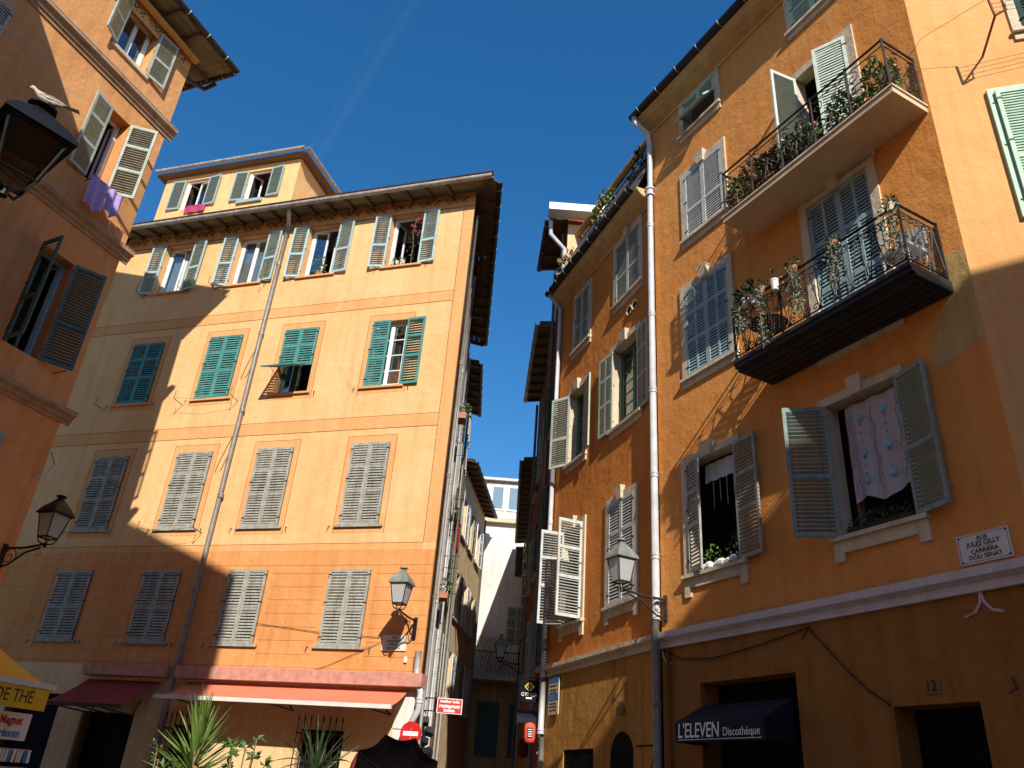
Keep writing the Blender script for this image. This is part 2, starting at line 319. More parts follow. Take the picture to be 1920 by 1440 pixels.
for sg_ in (1, -1):
    b = MB().box(-.02, .055, -sg_ * .017 - .006, -sg_ * .017 + .004, 0, .022); HINGE[sg_] = bpy.data.meshes.new('hinge'); HINGE[sg_].from_pydata(b.v, [], b.f); HINGE[sg_].materials.append(MT['iron'])
def shutter(parent, M, hu, z0, z1, w, side, ang, mt, panels=(0, .42, .72, 1), pitch=.056, single=False, cols=1, y=-.035, flap=0.0, worn=0.0, name='shutter', otilt=26):
    """louvred leaf hinged at hu; ang 0 = closed, 180 = folded flat on the wall; flap = degrees the lowest panel is pushed out"""
    h = z1 - z0; t = .034; sw = .048; L = M @ T(hu, y, z0) @ (RZ(-ang) if side == 'L' else RZ(180 + ang)); sg = 1 if side == 'L' else -1
    b = MB(); zlo = h * panels[1] if flap else 0
    b.box(0, sw, -t / 2, t / 2, zlo, h); b.box(w - sw, w, -t / 2, t / 2, zlo, h)
    rl = .06
    for i, f in enumerate(panels):
        if flap and i == 0: continue
        zc = h * f; lo, hi = (zc, zc + rl) if i == 0 else ((zc - rl, zc) if i == len(panels) - 1 else (zc - rl / 2, zc + rl / 2))
        if flap and i == 1: lo = zc
        b.box(sw, w - sw, -t / 2 + .001, t / 2 - .001, lo, hi)
    if cols == 2: b.box(w / 2 - .022, w / 2 + .022, -t / 2 + .002, t / 2 - .002, zlo + .01, h - .01)
    o = b.build(name, mt, parent, L)
    for zz in (h * .1, h * .55, h * .92):
        if zz > zlo: put('hinge', HINGE[sg], None, o, T(0, 0, zz))
    spans = [(sw, w - sw)] if cols == 1 else [(sw, w / 2 - .022), (w / 2 + .022, w - sw)]
    def fill(dst, Mloc, za, zb):
        n = max(1, int(round((zb - za) / pitch)))
        for a, c in spans:
            for k in range(n):
                zz = za + (k + .5) * (zb - za) / n; tl = sg * ((70 if ang < 60 else otilt) + random.uniform(-2, 2) + (random.uniform(-14, 14) if random.random() < worn else 0))
                S = Mloc @ T((a + c) / 2, 0, zz) @ RX(tl) @ RY(random.uniform(-1, 1) * worn * 2)
                bid = parent.name
                if single and SINGLE.get(bid, 0) < 296:
                    SINGLE[bid] = SINGLE.get(bid, 0) + 1; put('slat', slat_mesh(c - a, mt), None, dst, S)
                else:
                    for v, f in [((-(c - a) / 2, (c - a) / 2), 0)]:
                        vs = [S @ Vector(q) for q in ((v[0], -.021, -.0045), (v[1], -.021, -.0045), (v[1], .021, -.0045), (v[0], .021, -.0045), (v[0], -.021, .0045), (v[1], -.021, .0045), (v[1], .021, .0045), (v[0], .021, .0045))]
                        acc.hexa(vs)
    acc = MB()
    for i in range(len(panels) - 1):
        if flap and i == 0: continue
        za = h * panels[i] + (rl if i == 0 else rl / 2); zb = h * panels[i + 1] - (rl if i == len(panels) - 2 else rl / 2)
        fill(o, Matrix(), za, zb)
    if acc.v: acc.build('louvres', mt, o, kind='stuff')
    if flap:
        hf = h * panels[1] - .01; Fm = L @ T(0, 0, hf) @ RX(-sg * flap); acc = MB()
        b = MB(); b.box(0, sw, -t / 2, t / 2, -hf, 0); b.box(w - sw, w, -t / 2, t / 2, -hf, 0); b.box(sw, w - sw, -t / 2 + .001, t / 2 - .001, -hf, -hf + rl); b.box(sw, w - sw, -t / 2 + .001, t / 2 - .001, -rl, 0)
        fo = b.build('shutter_flap', mt, parent, Fm); fill(fo, Matrix(), -hf + rl, -rl)
        if acc.v: acc.build('louvres', mt, fo, kind='stuff')
        MB().tube([(w / 2, 0, -hf + .03), (w / 2, sg * .28, -hf * .55)], .006, 5).build('stay', 'iron', fo)
    return o
def pair(parent, M, u0, u1, z0, z1, mt, aL=0, aR=0, **k):
    w = (u1 - u0) / 2 - .003
    kl = dict(k); kr = dict(k); wl = kl.pop('wl', w); wr = kr.pop('wr', w); kr.pop('wl', None); kl.pop('wr', None)
    return shutter(parent, M, u0 + .002, z0, z1, wl, 'L', aL, mt, **kl), shutter(parent, M, u1 - .002, z0, z1, wr, 'R', aR, mt, **kr)
def casement(parent, M, u0, u1, z0, z1, mt='wwin', y=.16, rows=1, aL=0, aR=0, room=True, curtain=None):
    """two-leaf window: fixed frame, two sashes (hinged inwards by aL/aR) with panes, dark room behind"""
    b = MB(); fw = .05
    b.box(u0, u0 + fw, y, y + .06, z0, z1); b.box(u1 - fw, u1, y, y + .06, z0, z1); b.box(u0 + fw, u1 - fw, y, y + .06, z0, z0 + fw); b.box(u0 + fw, u1 - fw, y, y + .06, z1 - fw, z1)
    o = b.build('window', mt, parent, M)
    w = (u1 - u0) / 2 - fw; h = z1 - z0 - 2 * fw
    for sd, an in (('L', aL), ('R', aR)):
        S = T(u0 + fw if sd == 'L' else u1 - fw, y + .03, z0 + fw) @ (RZ(an) if sd == 'L' else RZ(180 - an))
        s = MB(); sw = .045; s.box(0, sw, -.02, .02, 0, h); s.box(w - sw, w, -.02, .02, 0, h); s.box(sw, w - sw, -.019, .019, 0, .07); s.box(sw, w - sw, -.019, .019, h - sw, h)
        for k in range(1, rows): s.box(sw, w - sw, -.012, .012, h * k / rows - .012, h * k / rows + .012)
        s.build('sash', mt, o, S)
        MB().box(sw, w - sw, -.003, .003, .07, h - sw).build('pane', 'glass', o, S)
    if curtain: cloth(o, curtain, u0 + .06, u1 - .06, z0 + .06, z1 - .05, y + .14, .025, 9)
    return o
def cloth(parent, mt, u0, u1, z0, z1, y, amp, waves, M=None, name='curtain', nx=40, hem=0.0):
    b = MB(); nz = 8
    for j in range(nz + 1):
        for i in range(nx + 1):
            f = i / nx; g = j / nz
            b.v.append((u0 + (u1 - u0) * f, y + amp * math.sin(f * waves * 2 * math.pi + 1.3 * g) * (1 - .5 * g) + random.uniform(-1, 1) * amp * .12, z0 + (z1 - z0) * g + (hem * math.sin(f * 9) * (1 - g))))
    for j in range(nz):
        for i in range(nx): k = j * (nx + 1) + i; b.f.append((k, k + 1, k + nx + 2, k + nx + 1))
    return b.build(name, mt, parent, M, smooth=True)
def surround(parent, M, u0, u1, z0, z1, wd=.12, key=True, apron=0.0, sill=True, out=.035, mt='stone'):
    """stone window trim: jambs, lintel, sill, optional keystone and apron with feet"""
    b = MB(); b.box(u0 - wd, u0, -out, -.001, z0, z1 + wd); b.box(u1, u1 + wd, -out, -.001, z0, z1 + wd); b.box(u0, u1, -out, -.001, z1, z1 + wd)
    o = b.build('window_surround', mt, parent, M)
    if sill: MB().box(u0 - wd - .02, u1 + wd + .02, -out - .05, .2, z0 - .055, z0 - .002).build('sill', mt, o)
    if apron:
        a = MB().ext([(u0 - wd, z0 - .057), (u0 - wd, z0 - apron), (u0 - wd + .13, z0 - apron), (u0 - wd + .15, z0 - .2), (u1 + wd - .15, z0 - .2), (u1 + wd - .13, z0 - apron), (u1 + wd, z0 - apron), (u1 + wd, z0 - .057)], -out, -.001)
        a.build('apron', mt, o)
    else: MB().box(u0 - wd, u1 + wd, -out, -.001, z0 - .17, z0 - .057).build('apron', mt, o)
    if key:
        c = (u0 + u1) / 2; MB().hexa([(c - .085, -out - .045, z1 - .02), (c + .085, -out - .045, z1 - .02), (c + .085, -out - .002, z1 - .02), (c - .085, -out - .002, z1 - .02), (c - .12, -out - .07, z1 + wd + .1), (c + .12, -out - .07, z1 + wd + .1), (c + .12, -.001, z1 + wd + .1), (c - .12, -.001, z1 + wd + .1)]).build('keystone', mt, o)
    return o
def gutter(parent, M, p0, p1, r=.075, mt='black', step=.6, bmt='zinc'):
    p0, p1 = Vector(p0), Vector(p1); d = p1 - p0; n = max(2, int(d.length / .5)); b = MB(); t = d.normalized(); sd = Vector((-t.y, t.x, 0)).normalized(); vs = []
    K = 8
    for i in (0, 1):
        p = p0 if i == 0 else p1
        for rr in (r, r * .86):
            for k in range(K + 1):
                a = math.pi * k / K; vs.append(p + sd * math.cos(a) * rr + Vector((0, 0, -math.sin(a) * rr)))
    m = K + 1; fs = []
    for k in range(K): fs += [(k, k + 1, 2 * m + k + 1, 2 * m + k), (m + k, 3 * m + k, 3 * m + k + 1, m + k + 1)]
    for q in (0, K): fs.append((q, m + q, 3 * m + q, 2 * m + q))
    fs += [tuple(list(range(0, m)) + list(range(2 * m - 1, m - 1, -1)))[:2 * m], tuple(list(range(2 * m, 3 * m)) + list(range(4 * m - 1, 3 * m - 1, -1)))]
    o = b.add(vs, fs).build('gutter', mt, parent, M)
    L = d.length; k = step / 2; ring = MB()
    me = None
    while k < L:
        pts = [sd * math.cos(a) * (r + .006) + Vector((0, 0, -math.sin(a) * (r + .006))) for a in [math.pi * q / 8 for q in range(9)]]
        if me is None: x = MB().tube(pts, .008, 4); me = bpy.data.meshes.new('gutter_bracket'); me.from_pydata(x.v, [], x.f); me.materials.append(MT[bmt])
        put('gutter_bracket', me, None, o, T(*(p0 + t * k))); k += step
    return o
def pipe(parent, M, pts, r, mt, collars=(), name='drainpipe'):
    o = MB().tube(pts, r, 10).build(name, mt, parent, M, smooth=True)
    for x, y, z in collars: MB().lathe([(r, -.05), (r + .012, -.045), (r + .012, -.015), (r + .004, -.01), (r + .004, .01), (r + .012, .015), (r + .012, .045), (r, .05)], (x, y, z), 10).build('pipe_collar', mt, o)
    return o
def spiral(turns=1.6, r0=.02, r1=.16, n=26, th=.008):
    pts = [((r0 + (r1 - r0) * i / n) * math.cos(turns * 2 * math.pi * i / n), 0, (r0 + (r1 - r0) * i / n) * math.sin(turns * 2 * math.pi * i / n)) for i in range(n + 1)]
    b = MB().tube(pts, th, 4); me = bpy.data.meshes.new('scroll'); me.from_pydata(b.v, [], b.f); return me
def hook(parent, M, u, z, L=.22, up=.1):
    """iron clothes-line arm"""
    MB().tube([(u, 0, z), (u, -L, z + .02), (u + .02, -L, z + up)], .009, 5).build('line_bracket', 'iron', parent, M)

# ---------------------------------------------------------------- ground
ob = MB().quad((-200, -200, 0), (200, -200, 0), (200, 200, 0), (-200, 200, 0)).build('ground', 'grnd'); ob['kind'] = 'structure'

def shell(parent, M, u0, u1, dep, z1, mt='hull', cuts=None):
    """rear, side and floor-to-roof faces that close the block behind its street front"""
    b = MB(); y0 = .3
    b.quad((u0, .002, 0), (u0, dep, 0), (u0, dep, z1), (u0, .002, z1)); b.quad((u1, .002, 0), (u1, .002, z1), (u1, dep, z1), (u1, dep, 0)); b.quad((u0, dep, 0), (u1, dep, 0), (u1, dep, z1), (u0, dep, z1))
    o = b.build('rear_wall', mt, parent, M); q = MB()
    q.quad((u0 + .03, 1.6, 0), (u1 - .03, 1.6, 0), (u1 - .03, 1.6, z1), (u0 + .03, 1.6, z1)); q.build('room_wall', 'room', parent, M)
    return o

# ================================================================ B: the ochre house facing the square
bB = thing('ochre_house', 'sunlit ochre corner house with four rows of shutters above coral awnings', 'building', FB)
I = Matrix()
COLS = [(-11.9, -11.0), (-9.0, -8.08), (-6.69, -5.76), (-4.55, -3.65), (-2.2, -1.31)]
ROWS = {1: (12.95, 14.55), 2: (9.62, 11.36), 3: (6.39, 8.22), 4: (3.97, 5.46)}
up = [(c[0], c[1], *ROWS[r]) for r in (1, 2, 3) for c in COLS]
lo = [(c[0], c[1], *ROWS[4]) for c in COLS]
wall('wall', 'B', bB, I, -14, 0, 5.86, 15.0, up)
wall('lower_wall', 'Blow', bB, I, -14, 0, 3.5, 5.86, lo)
GW = [(-2.27, -1.37, 1.0, 2.5), (-5.15, -4.35, 1.0, 2.45), (-9.2, -7.9, 0, 2.9), (-7.2, -6.0, 0, 2.6)]
wall('ground_floor_wall', 'Bgrd', bB, I, -14, 0, 0, 3.5, GW)
# painted bands with thin lines, window frames painted on the render
def strip(u0, u1, z0, z1, mt='Bband', out=.004, nm='painted_band'): return MB().box(u0, u1, -out, -.0005, z0, z1).build(nm, mt, bB)
for z0, z1 in ((11.78, 12.05), (8.58, 8.87), (5.86, 6.0)):
    strip(-14, -.27, z0, z1); strip(-14, -.272, z0 - .012, z0, 'Bline', .006, 'band_line'); strip(-14, -.272, z1, z1 + .012, 'Bline', .006, 'band_line')
strip(-.268, -.003, 6.02, 14.55); strip(-.282, -.27, 6.03, 14.53, 'Bline', .006, 'band_line')
strip(-14, -.003, 14.57, 14.99, 'Bband', .006, 'frieze'); strip(-14, -.003, 14.54, 14.568, 'Bline', .010, 'band_line')
for r in (2, 3):
    z0, z1 = ROWS[r]
    for c0, c1 in COLS[1:]:
        w = .13; b = MB(); b.box(c0 - w, c0 - .01, -.004, -.0005, z0 - .16, z1 + w + .05); b.box(c1 + .01, c1 + w, -.004, -.0005, z0 - .16, z1 + w + .05)
        b.box(c0 - .01, c1 + .01, -.004, -.0005, z1 + .005, z1 + w + .05); b.box(c0 - .01, c1 + .01, -.004, -.0005, z0 - .16, z0 - .06); b.build('painted_window_frame', 'Bband', bB)
        b = MB(); q = w + .012; b.box(c0 - q, c0 - w, -.005, -.0005, z0 - .17, z1 + q + .05); b.box(c1 + w, c1 + q, -.005, -.0005, z0 - .17, z1 + q + .05); b.box(c0 - w, c1 + w, -.005, -.0005, z1 + w + .05, z1 + q + .05); b.build('frame_line', 'Bline', bB)
# scroll frieze: one motif repeated
mo = MB()
def vine(pts, r): mo.tube([(x, -.0035, z) for x, z in pts], r, 4)
for s in (-1, 1):
    vine([(s * (.30 - .30 * t) * 1.0, .02 + .09 * math.sin(t * math.pi * 1.2)) for t in [i / 8 for i in range(9)]], [.004 + .01 * i / 8 for i in range(9)])
    for cx, cz, rr in ((.17, -.03, .07), (.06, .06, .05), (.27, .05, .045)):
        vine([(s * (cx + rr * (1 - .8 * t) * math.cos(5.5 * t)), cz + rr * (1 - .8 * t) * math.sin(5.5 * t)) for t in [i / 12 for i in range(13)]], .009)
    for k in range(9):
        x, z, a = random.uniform(.02, .33), random.uniform(-.11, .11), random.uniform(0, 6.28); dx, dz = .05 * math.cos(a), .05 * math.sin(a)
        mo.add([(s * x, -.004, z), (s * (x + dx * .5 - dz * .4), -.004, z + dz * .5 + dx * .4), (s * (x + dx), -.004, z + dz), (s * (x + dx * .5 + dz * .4), -.004, z + dz * .5 - dx * .4)], [(0, 1, 2, 3)])
mom = bpy.data.meshes.new('frieze_scroll'); mom.from_pydata(mo.v, [], mo.f); mom.materials.append(mat('dark_frieze_paint', (0.075, 0.045, 0.03), .9))
u = -.5
while u > -13.6: put('frieze_scroll', mom, None, bB, T(u, -.006, 14.78)); u -= .735
# rusticated courses of the lower zone: separate slabs with open joints
zs = [3.56, 3.80, 4.06, 4.32, 4.58, 4.85, 5.11, 5.38, 5.55, 5.86]
for i in range(len(zs) - 1):
    z0, z1 = zs[i] + .0045, zs[i + 1] - .0045; edges = [-14.0]
    for c0, c1 in COLS:
        if z0 < 5.46 and z1 > 3.93: edges += [c0 - .11, c1 + .11]
    edges.append(-.004)
    for k in range(0, len(edges), 2): MB().box(edges[k] + .001, edges[k + 1] - .001, -.007, -.0005, z0, z1).build('course', 'Blow', bB)
for c0, c1 in COLS[1:]:
    for r in (1, 2, 3, 4):
        z0 = ROWS[r][0]; MB().box(c0 - .1, c1 + .1, -.06, .1, z0 - .05, z0 - .004).build('sill', 'grey' if r > 2 else 'Bband', bB)
# shutters
for i, (c0, c1) in enumerate(COLS):
    z0, z1 = ROWS[1]
    pair(bB, I, c0, c1, z0, z1, 'pale', 174 - i, 171 + i, panels=(0, .42, 1) if i == 4 else (0, .45, 1), wl=.42, wr=.43, worn=.12, pitch=.062)
    casement(bB, I, c0 + .02, c1 - .02, z0 + .01, z1 - .01, aL=(20, 12, 4, 10, 78)[i], aR=(30, 18, 6, 42, 80)[i], curtain='linen' if i in (1, 2) else None)
    if i == 0: continue
    z0, z1 = ROWS[2]
    if i == 4: pair(bB, I, c0, c1, z0, z1, 'teal', 0, 177, pitch=.062); casement(bB, I, c0 + .02, c1 - .02, z0, z1, rows=4, y=.12, aR=0)
    elif i == 3: pair(bB, I, c0, c1, z0, z1, 'teal', 0, 0, flap=62, pitch=.062); casement(bB, I, c0 + .02, c1 - .02, z0, z1, 'dgreen', aL=50, aR=50)
    else: pair(bB, I, c0, c1, z0, z1, 'teal', 0, 0, pitch=.062)
    z0, z1 = ROWS[3]; pair(bB, I, c0, c1, z0, z1, 'grey', 0, 0, panels=(0, .4, .7, 1), worn=.45, pitch=.058)
    z0, z1 = ROWS[4]; pair(bB, I, c0, c1, z0, z1, 'grey', 0, 0, panels=(0, .46, 1), worn=.55, pitch=.058)
for i, (c0, c1) in enumerate(COLS[1:]):
    for r in (1, 2, 3, 4):
        z0 = ROWS[r][0]
        for s in (-1, 1):
            if (i + r) % 3 == 0 and s == 1: continue
            x = (c0 - .22) if s < 0 else (c1 + .22); MB().tube([(x, .01, z0 - .02), (x, -.05, z0 - .02), (x + s * .02, -.06, z0 - .1)], .009, 5).build('shutter_catch', 'iron', bB)
for u, z in ((-9.25, 12.86), (-7.95, 12.86), (-7.0, 12.86), (-5.5, 12.86), (-7.0, 9.5), (-5.45, 9.5), (-9.3, 9.5), (-6.95, 6.28), (-5.5, 6.28)): hook(bB, I, u, z, .34, .2)
for z in (9.52, 6.3): MB().tube([(-6.98, -.32, z + .02), (-6.2, -.32, z - .06), (-5.47, -.32, z + .02)], .004, 4).build('clothes_line', 'iron', bB)
# drainpipe
pipe(bB, I, [(-4.95, -.56, 14.82), (-4.95, -.5, 14.66), (-5.1, -.2, 14.5), (-5.19, -.085, 14.3), (-5.2, -.085, 12), (-5.24, -.085, 3.6), (-5.3, -.085, .1)], .055, 'pipeg', [(-5.2, -.085, z) for z in (13.4, 11.3, 9.2, 7.1)] + [(-5.24, -.085, z) for z in (5.0, 3.55)])
for u0, z0, s in ((-5.5, 7.7, .35), (-5.45, 10.1, .25)): MB().tube([(u0 + .2, -.02, z0 + 1), (u0, -.03, z0 + .3), (u0 - .06, -.03, z0), (u0 + .08, -.03, z0 + .05), (u0 + .2, -.03, z0 + .5)], .006, 4).build('loose_wire', 'iron', bB)
MB().tube([(-3.9, -.03, 4.4), (-2, -.03, 4.2), (-.9, -.03, 4.15)], .006, 4).build('loose_wire', 'iron2', bB)
MB().tube([(-2.9, -.03, 3.3), (-1.9, -.03, 3.62), (-.9, -.03, 4.05)], .005, 4).build('loose_wire', 'iron2', bB)
# eave: boards, rafters, gutter on front and alley side
SB = rel(FB, frame(*(FB @ Vector((0, 0, 0)))[:2], -2.2)); LB = 7.4
def eave(parent, M, u0, u1, z, out, rise=.12, step=.52, mt='soffit', rmt='wood', gm='zinc', gr=.075, hip0=0, hip1=0):
    n = max(3, int(out / .14)); 
    for k in range(n):
        ya, yb = -out * k / n - .004, -out * (k + 1) / n + .004; za, zb = z - rise * k / n, z - rise * (k + 1) / n
        f = (k + 1) / n; MB().add([(u0 - hip0 * f, ya, za), (u1 + hip1 * f, ya, za), (u1 + hip1 * f, yb, zb), (u0 - hip0 * f, yb, zb), (u0 - hip0 * f, ya, za + .03), (u1 + hip1 * f, ya, za + .03), (u1 + hip1 * f, yb, zb + .03), (u0 - hip0 * f, yb, zb + .03)], [(3, 2, 1, 0), (4, 5, 6, 7), (0, 1, 5, 4), (1, 2, 6, 5), (2, 3, 7, 6), (3, 0, 4, 7)]).build('soffit_board', mt, parent, M)
    me = None; k = u0 + .2
    while k < u1 - .05:
        if me is None: b = MB().hexa([(-.035, -out, -rise - .09), (.035, -out, -rise - .09), (.035, 0, -.1), (-.035, 0, -.1), (-.035, -out, -rise - .002), (.035, -out, -rise - .002), (.035, 0, -.002), (-.035, 0, -.002)]); me = bpy.data.meshes.new('rafter'); me.from_pydata(b.v, [], b.f); me.materials.append(MT[rmt])
        put('rafter', me, None, parent, M @ T(k, 0, z)); k += step
    gutter(parent, M, (u0 - hip0, -out - gr * .8, z - rise + .03), (u1 + hip1, -out - gr * .8, z - rise + .03), gr, gm)
eave(bB, I, -14, 0, 15.0, .50, .10, .55, hip1=.6)
eave(bB, SB, 0, LB, 15.0, .50, .10, .55, mt='wood', gm='iron2', hip0=.55)
MB().tube([(.02, -.02, 14.95), (.5, -.42, 14.88)], .04, 5).build('hip_rafter', 'wood', bB)
b = MB(); b.quad((-14, -.58, 15.05), (.62, -.58, 15.05), (-1.2, 5, 16.9), (-14, 5, 16.9)); o = b.build('roof', 'tile', bB)
b = MB(); P = [SB @ Vector(q) for q in ((-.55, -.58, 15.052), (LB, -.58, 15.052), (LB, 3, 16.5))] ; b.quad(*P, Vector((-1.2, 5, 16.9))).build('roof', 'tile', bB)
b = MB(); b.quad((-14, .002, 0), (-14, 6, 0), (-14, 6, 15), (-14, .002, 15)); b.quad((-14, 6, 0), (-2.2, 6, 0), (-2.2, 6, 15), (-14, 6, 15)); b.build('rear_wall', 'hull', bB)
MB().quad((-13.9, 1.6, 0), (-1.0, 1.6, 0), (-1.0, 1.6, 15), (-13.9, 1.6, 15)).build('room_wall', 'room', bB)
# alley wall of B
sw_h = [(uu, uu + .85, z0, z1) for uu in (2.2, 4.9) for z0, z1 in ((12.7, 14.2), (9.6, 11.3), (6.4, 8.1), (4.0, 5.5))]
wall('alley_wall', 'alley', bB, SB, 0.001, LB, 0, 15.0, sw_h)
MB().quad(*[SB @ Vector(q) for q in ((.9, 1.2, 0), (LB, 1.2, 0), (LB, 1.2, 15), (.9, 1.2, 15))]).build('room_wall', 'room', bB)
for k, h in enumerate(sw_h):
    pair(bB, SB, *h, ('grey', 'gg', 'dgreen')[k % 3], 176, 175, worn=.3, pitch=.07)
    if k % 2 == 0: hook(bB, SB, h[0] - .1, h[2] - .1, .45, .05); hook(bB, SB, h[1] + .1, h[2] - .1, .45, .05)
for u, r, mt, zt in ((.22, .035, 'pipeg', 14.4), (.62, .06, 'pipew', 12.2), (.85, .03, 'zinc', 9.4), (2.5, .055, 'pipeg', 14.2), (4.7, .05, 'pipew', 13), (6.8, .05, 'zinc', 14)):
    pipe(bB, SB, [(u, -.09, zt), (u, -.09, 8), (u, -.09, 3.9), (u, -.09, .1)], r, mt, [(u, -.09, z) for z in (5, 7.5, 10.2) if z < zt])
pipe(bB, I, [(-.06, -.1, 3.9), (-.03, -.14, 3.45), (.1, -.16, 3.2), (.1, -.16, 2.9), (-.02, -.13, 2.7), (-.02, -.1, .1)], .06, 'pipew', [(.1, -.16, 3.05), (-.02, -.12, 2.4)])
MB().box(-.42, -.05, -.03, -.001, .0, 3.2).build('quoin', 'marble', bB)
for k in range(5): MB().box(-.40 + .02 * (k % 2), -.07, -.05, -.031, .1 + .62 * k, .66 + .62 * k).build('quoin_block', 'white', bB)
for k, (u, z) in enumerate(((1.6, 9.4), (1.9, 5.3))):
    fl = thing('window_box_plant', ('trailing green plant in a box high on the alley wall', 'leafy plant above the red restaurant sign')[k], 'plant', FB @ SB @ T(u, -.2, z), 'plants on the alley wall')
    MB().box(-.2, .2, -.1, .12, 0, .14).build('trough', 'pot', fl); MB().foliage((0, -.03, .25), (.24, .14, .18), 60, .09).build('foliage', 'leaf', fl)
for k, (u, z, mt) in enumerate(((2.3, 9.9, 'wwin'), (3.1, 9.3, 'linen'), (2.7, 7.2, 'redp'), (4.4, 10.6, 'wwin'), (5.3, 8.6, 'linen'))):
    ln = thing('laundry', ('white cloth drying on an upper alley line', 'pale sheet drying across the alley wall', 'red cloth drying on an alley line', 'white towel hung high in the alley', 'linen cloth hung deep in the alley')[k], 'laundry', FB @ SB @ T(u, 0, z), 'laundry in the alley')
    MB().tube([(-.4, -.38, .02), (.4, -.38, .02)], .005, 4).build('line', 'iron', ln); MB().tube([(-.4, 0, 0), (-.4, -.4, .02)], .008, 4).build('line_bracket', 'iron', ln); MB().tube([(.4, 0, 0), (.4, -.4, .02)], .008, 4).build('line_bracket', 'iron', ln)
    cloth(ln, mt, -.32, .3, -.6, .01, -.38, .03, 3, name='cloth', nx=16)
# ground floor windows with spiked bars
for a, c, z0, z1 in GW[:2]:
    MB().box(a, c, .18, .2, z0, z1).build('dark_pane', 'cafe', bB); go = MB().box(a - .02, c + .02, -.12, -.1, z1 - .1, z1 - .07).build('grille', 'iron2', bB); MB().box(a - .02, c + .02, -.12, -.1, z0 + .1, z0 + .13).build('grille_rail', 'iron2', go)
    for k in range(8):
        x = a + (c - a) * k / 7; MB().tube([(x, -.11, z0), (x, -.11, z1 + .12), (x, -.11, z1 + .16), (x, -.11, z1 + .24)], [.009, .009, .02, .002], 5).build('grille_bar', 'iron2', go)
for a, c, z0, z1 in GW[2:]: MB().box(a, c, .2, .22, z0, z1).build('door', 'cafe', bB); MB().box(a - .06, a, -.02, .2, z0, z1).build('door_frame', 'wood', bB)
MB().box(-3.3, -.45, -.03, -.001, .0, 1.2).build('plinth_panel', 'cream', bB)
# rooftop storey
PM = T(0, 1.5, 0); WP = [(-10.66, -9.78, 17.38, 18.55), (-8.33, -7.5, 17.36, 18.52)]
wall('rooftop_wall', 'B', bB, PM, -11.5, -6.57, 15.4, 18.75, WP, rev=.14)
MB().quad((-6.57, 1.5, 15.4), (-6.57, 5.5, 15.4), (-6.57, 5.5, 18.6), (-6.57, 1.5, 18.75)).quad((-11.5, 1.5, 15.4), (-11.5, 1.5, 18.75), (-11.5, 5.5, 18.75), (-11.5, 5.5, 15.4)).quad((-11.4, 3.2, 15.4), (-6.7, 3.2, 15.4), (-6.7, 3.2, 18.7), (-11.4, 3.2, 18.7)).build('rooftop_side_wall', 'B', bB)
MB().box(-11.75, -6.3, 1.28, 5.5, 18.76, 18.82).build('rooftop_roof', 'wood', bB)
gutter(bB, I, (-11.75, 1.2, 18.9), (-6.3, 1.2, 18.9), .07, 'zinc', .7); gutter(bB, I, (-6.22, 1.2, 18.9), (-6.22, 5.3, 18.9), .07, 'zinc', .7)
for k, (a, c, z0, z1) in enumerate(WP): pair(bB, PM, a, c, z0, z1, 'blue', 176, 174, panels=(0, 1), wl=.46, wr=.46); casement(bB, PM, a, c, z0, z1, aL=60, aR=10 + 60 * k, y=.06)
MB().box(-8.5, -7.6, 1.42, 1.47, 17.22, 17.33).build('window_tray', 'blue', bB)
tw = thing('towel', 'magenta towel hanging from rooftop window sill', 'towel', FB @ T(-10.0, 1.44, 17.4)); cloth(tw, 'magenta', -.38, .38, -.26, .01, 0, .02, 2, name='cloth', nx=16); MB().box(-.4, .4, -.005, .07, .0, .015).build('fold', 'magenta', tw)
# flowering climber and pots in the right top window
cl = thing('window_climber', 'red flowering climber with pots in the open ochre house window', 'plant', FB @ T(-1.5, -.03, 12.97))
MB().tube([(0, 0, .0), (.02, -.03, .5), (-.05, -.02, 1.0), (.03, -.03, 1.4)], .008, 5).build('stem', 'dry', cl); MB().foliage((0, -.02, .7), (.12, .06, .6), 110, .06).build('foliage', 'leafd', cl); MB().foliage((.02, -.04, 1.1), (.12, .05, .35), 26, .07).build('flowers', 'flower', cl)
for x in (-.5, -.36, -.2): MB().lathe([(.04, 0), (.055, .1)], (x, 0, 0), 8).build('pot', 'potw', cl); 
MB().foliage((-.36, 0, .16), (.2, .04, .06), 40, .05).build('low_foliage', 'leaf', cl)
cl = thing('sill_plant', 'green plant leaning in the third open window of the ochre house', 'plant', FB @ T(-4.05, .02, 12.97)); MB().lathe([(.05, 0), (.07, .12)], (0, 0, 0), 8).build('pot', 'pot', cl); MB().foliage((.02, -.02, .3), (.18, .08, .25), 90, .06).build('foliage', 'leafy', cl)

# ================================================================ awnings, plaque, signs on B
def awning(name, label, M, u0, u1, zt, out, zb, mt, bar='marble', box=None, valance=None):
    a = thing(name, label, 'awning', M); nx = 14; b = MB()
    for i in range(nx + 1):
        u = u0 + (u1 - u0) * i / nx
        for j in range(5): f = j / 4; b.v.append((u, -.06 - (out - .06) * f, zt + (zb - zt) * f - .05 * math.sin(f * math.pi) + .008 * math.sin(i * 2.1) * f))
    for i in range(nx):
        for j in range(4): k = i * 5 + j; b.f.append((k, k + 1, k + 6, k + 5))
    b.build('canopy', mt, a, smooth=True)
    MB().box(u0 - .06, u1 + .06, -out - .03, -out + .03, zb - .035, zb + .035).build('front_bar', bar, a)
    for x in (u0 + .4, (u0 + u1) / 2, u1 - .4): MB().tube([(x, -.05, zt - .35), (x + .3, -out * .5, zb - .1), (x, -out + .02, zb - .03)], .016, 5).build('folding_arm', 'iron2', a)
    if box: MB().box(box[0], box[1], -.26, -.002, box[2], box[3]).build('cassette', 'pink', a)
    return a
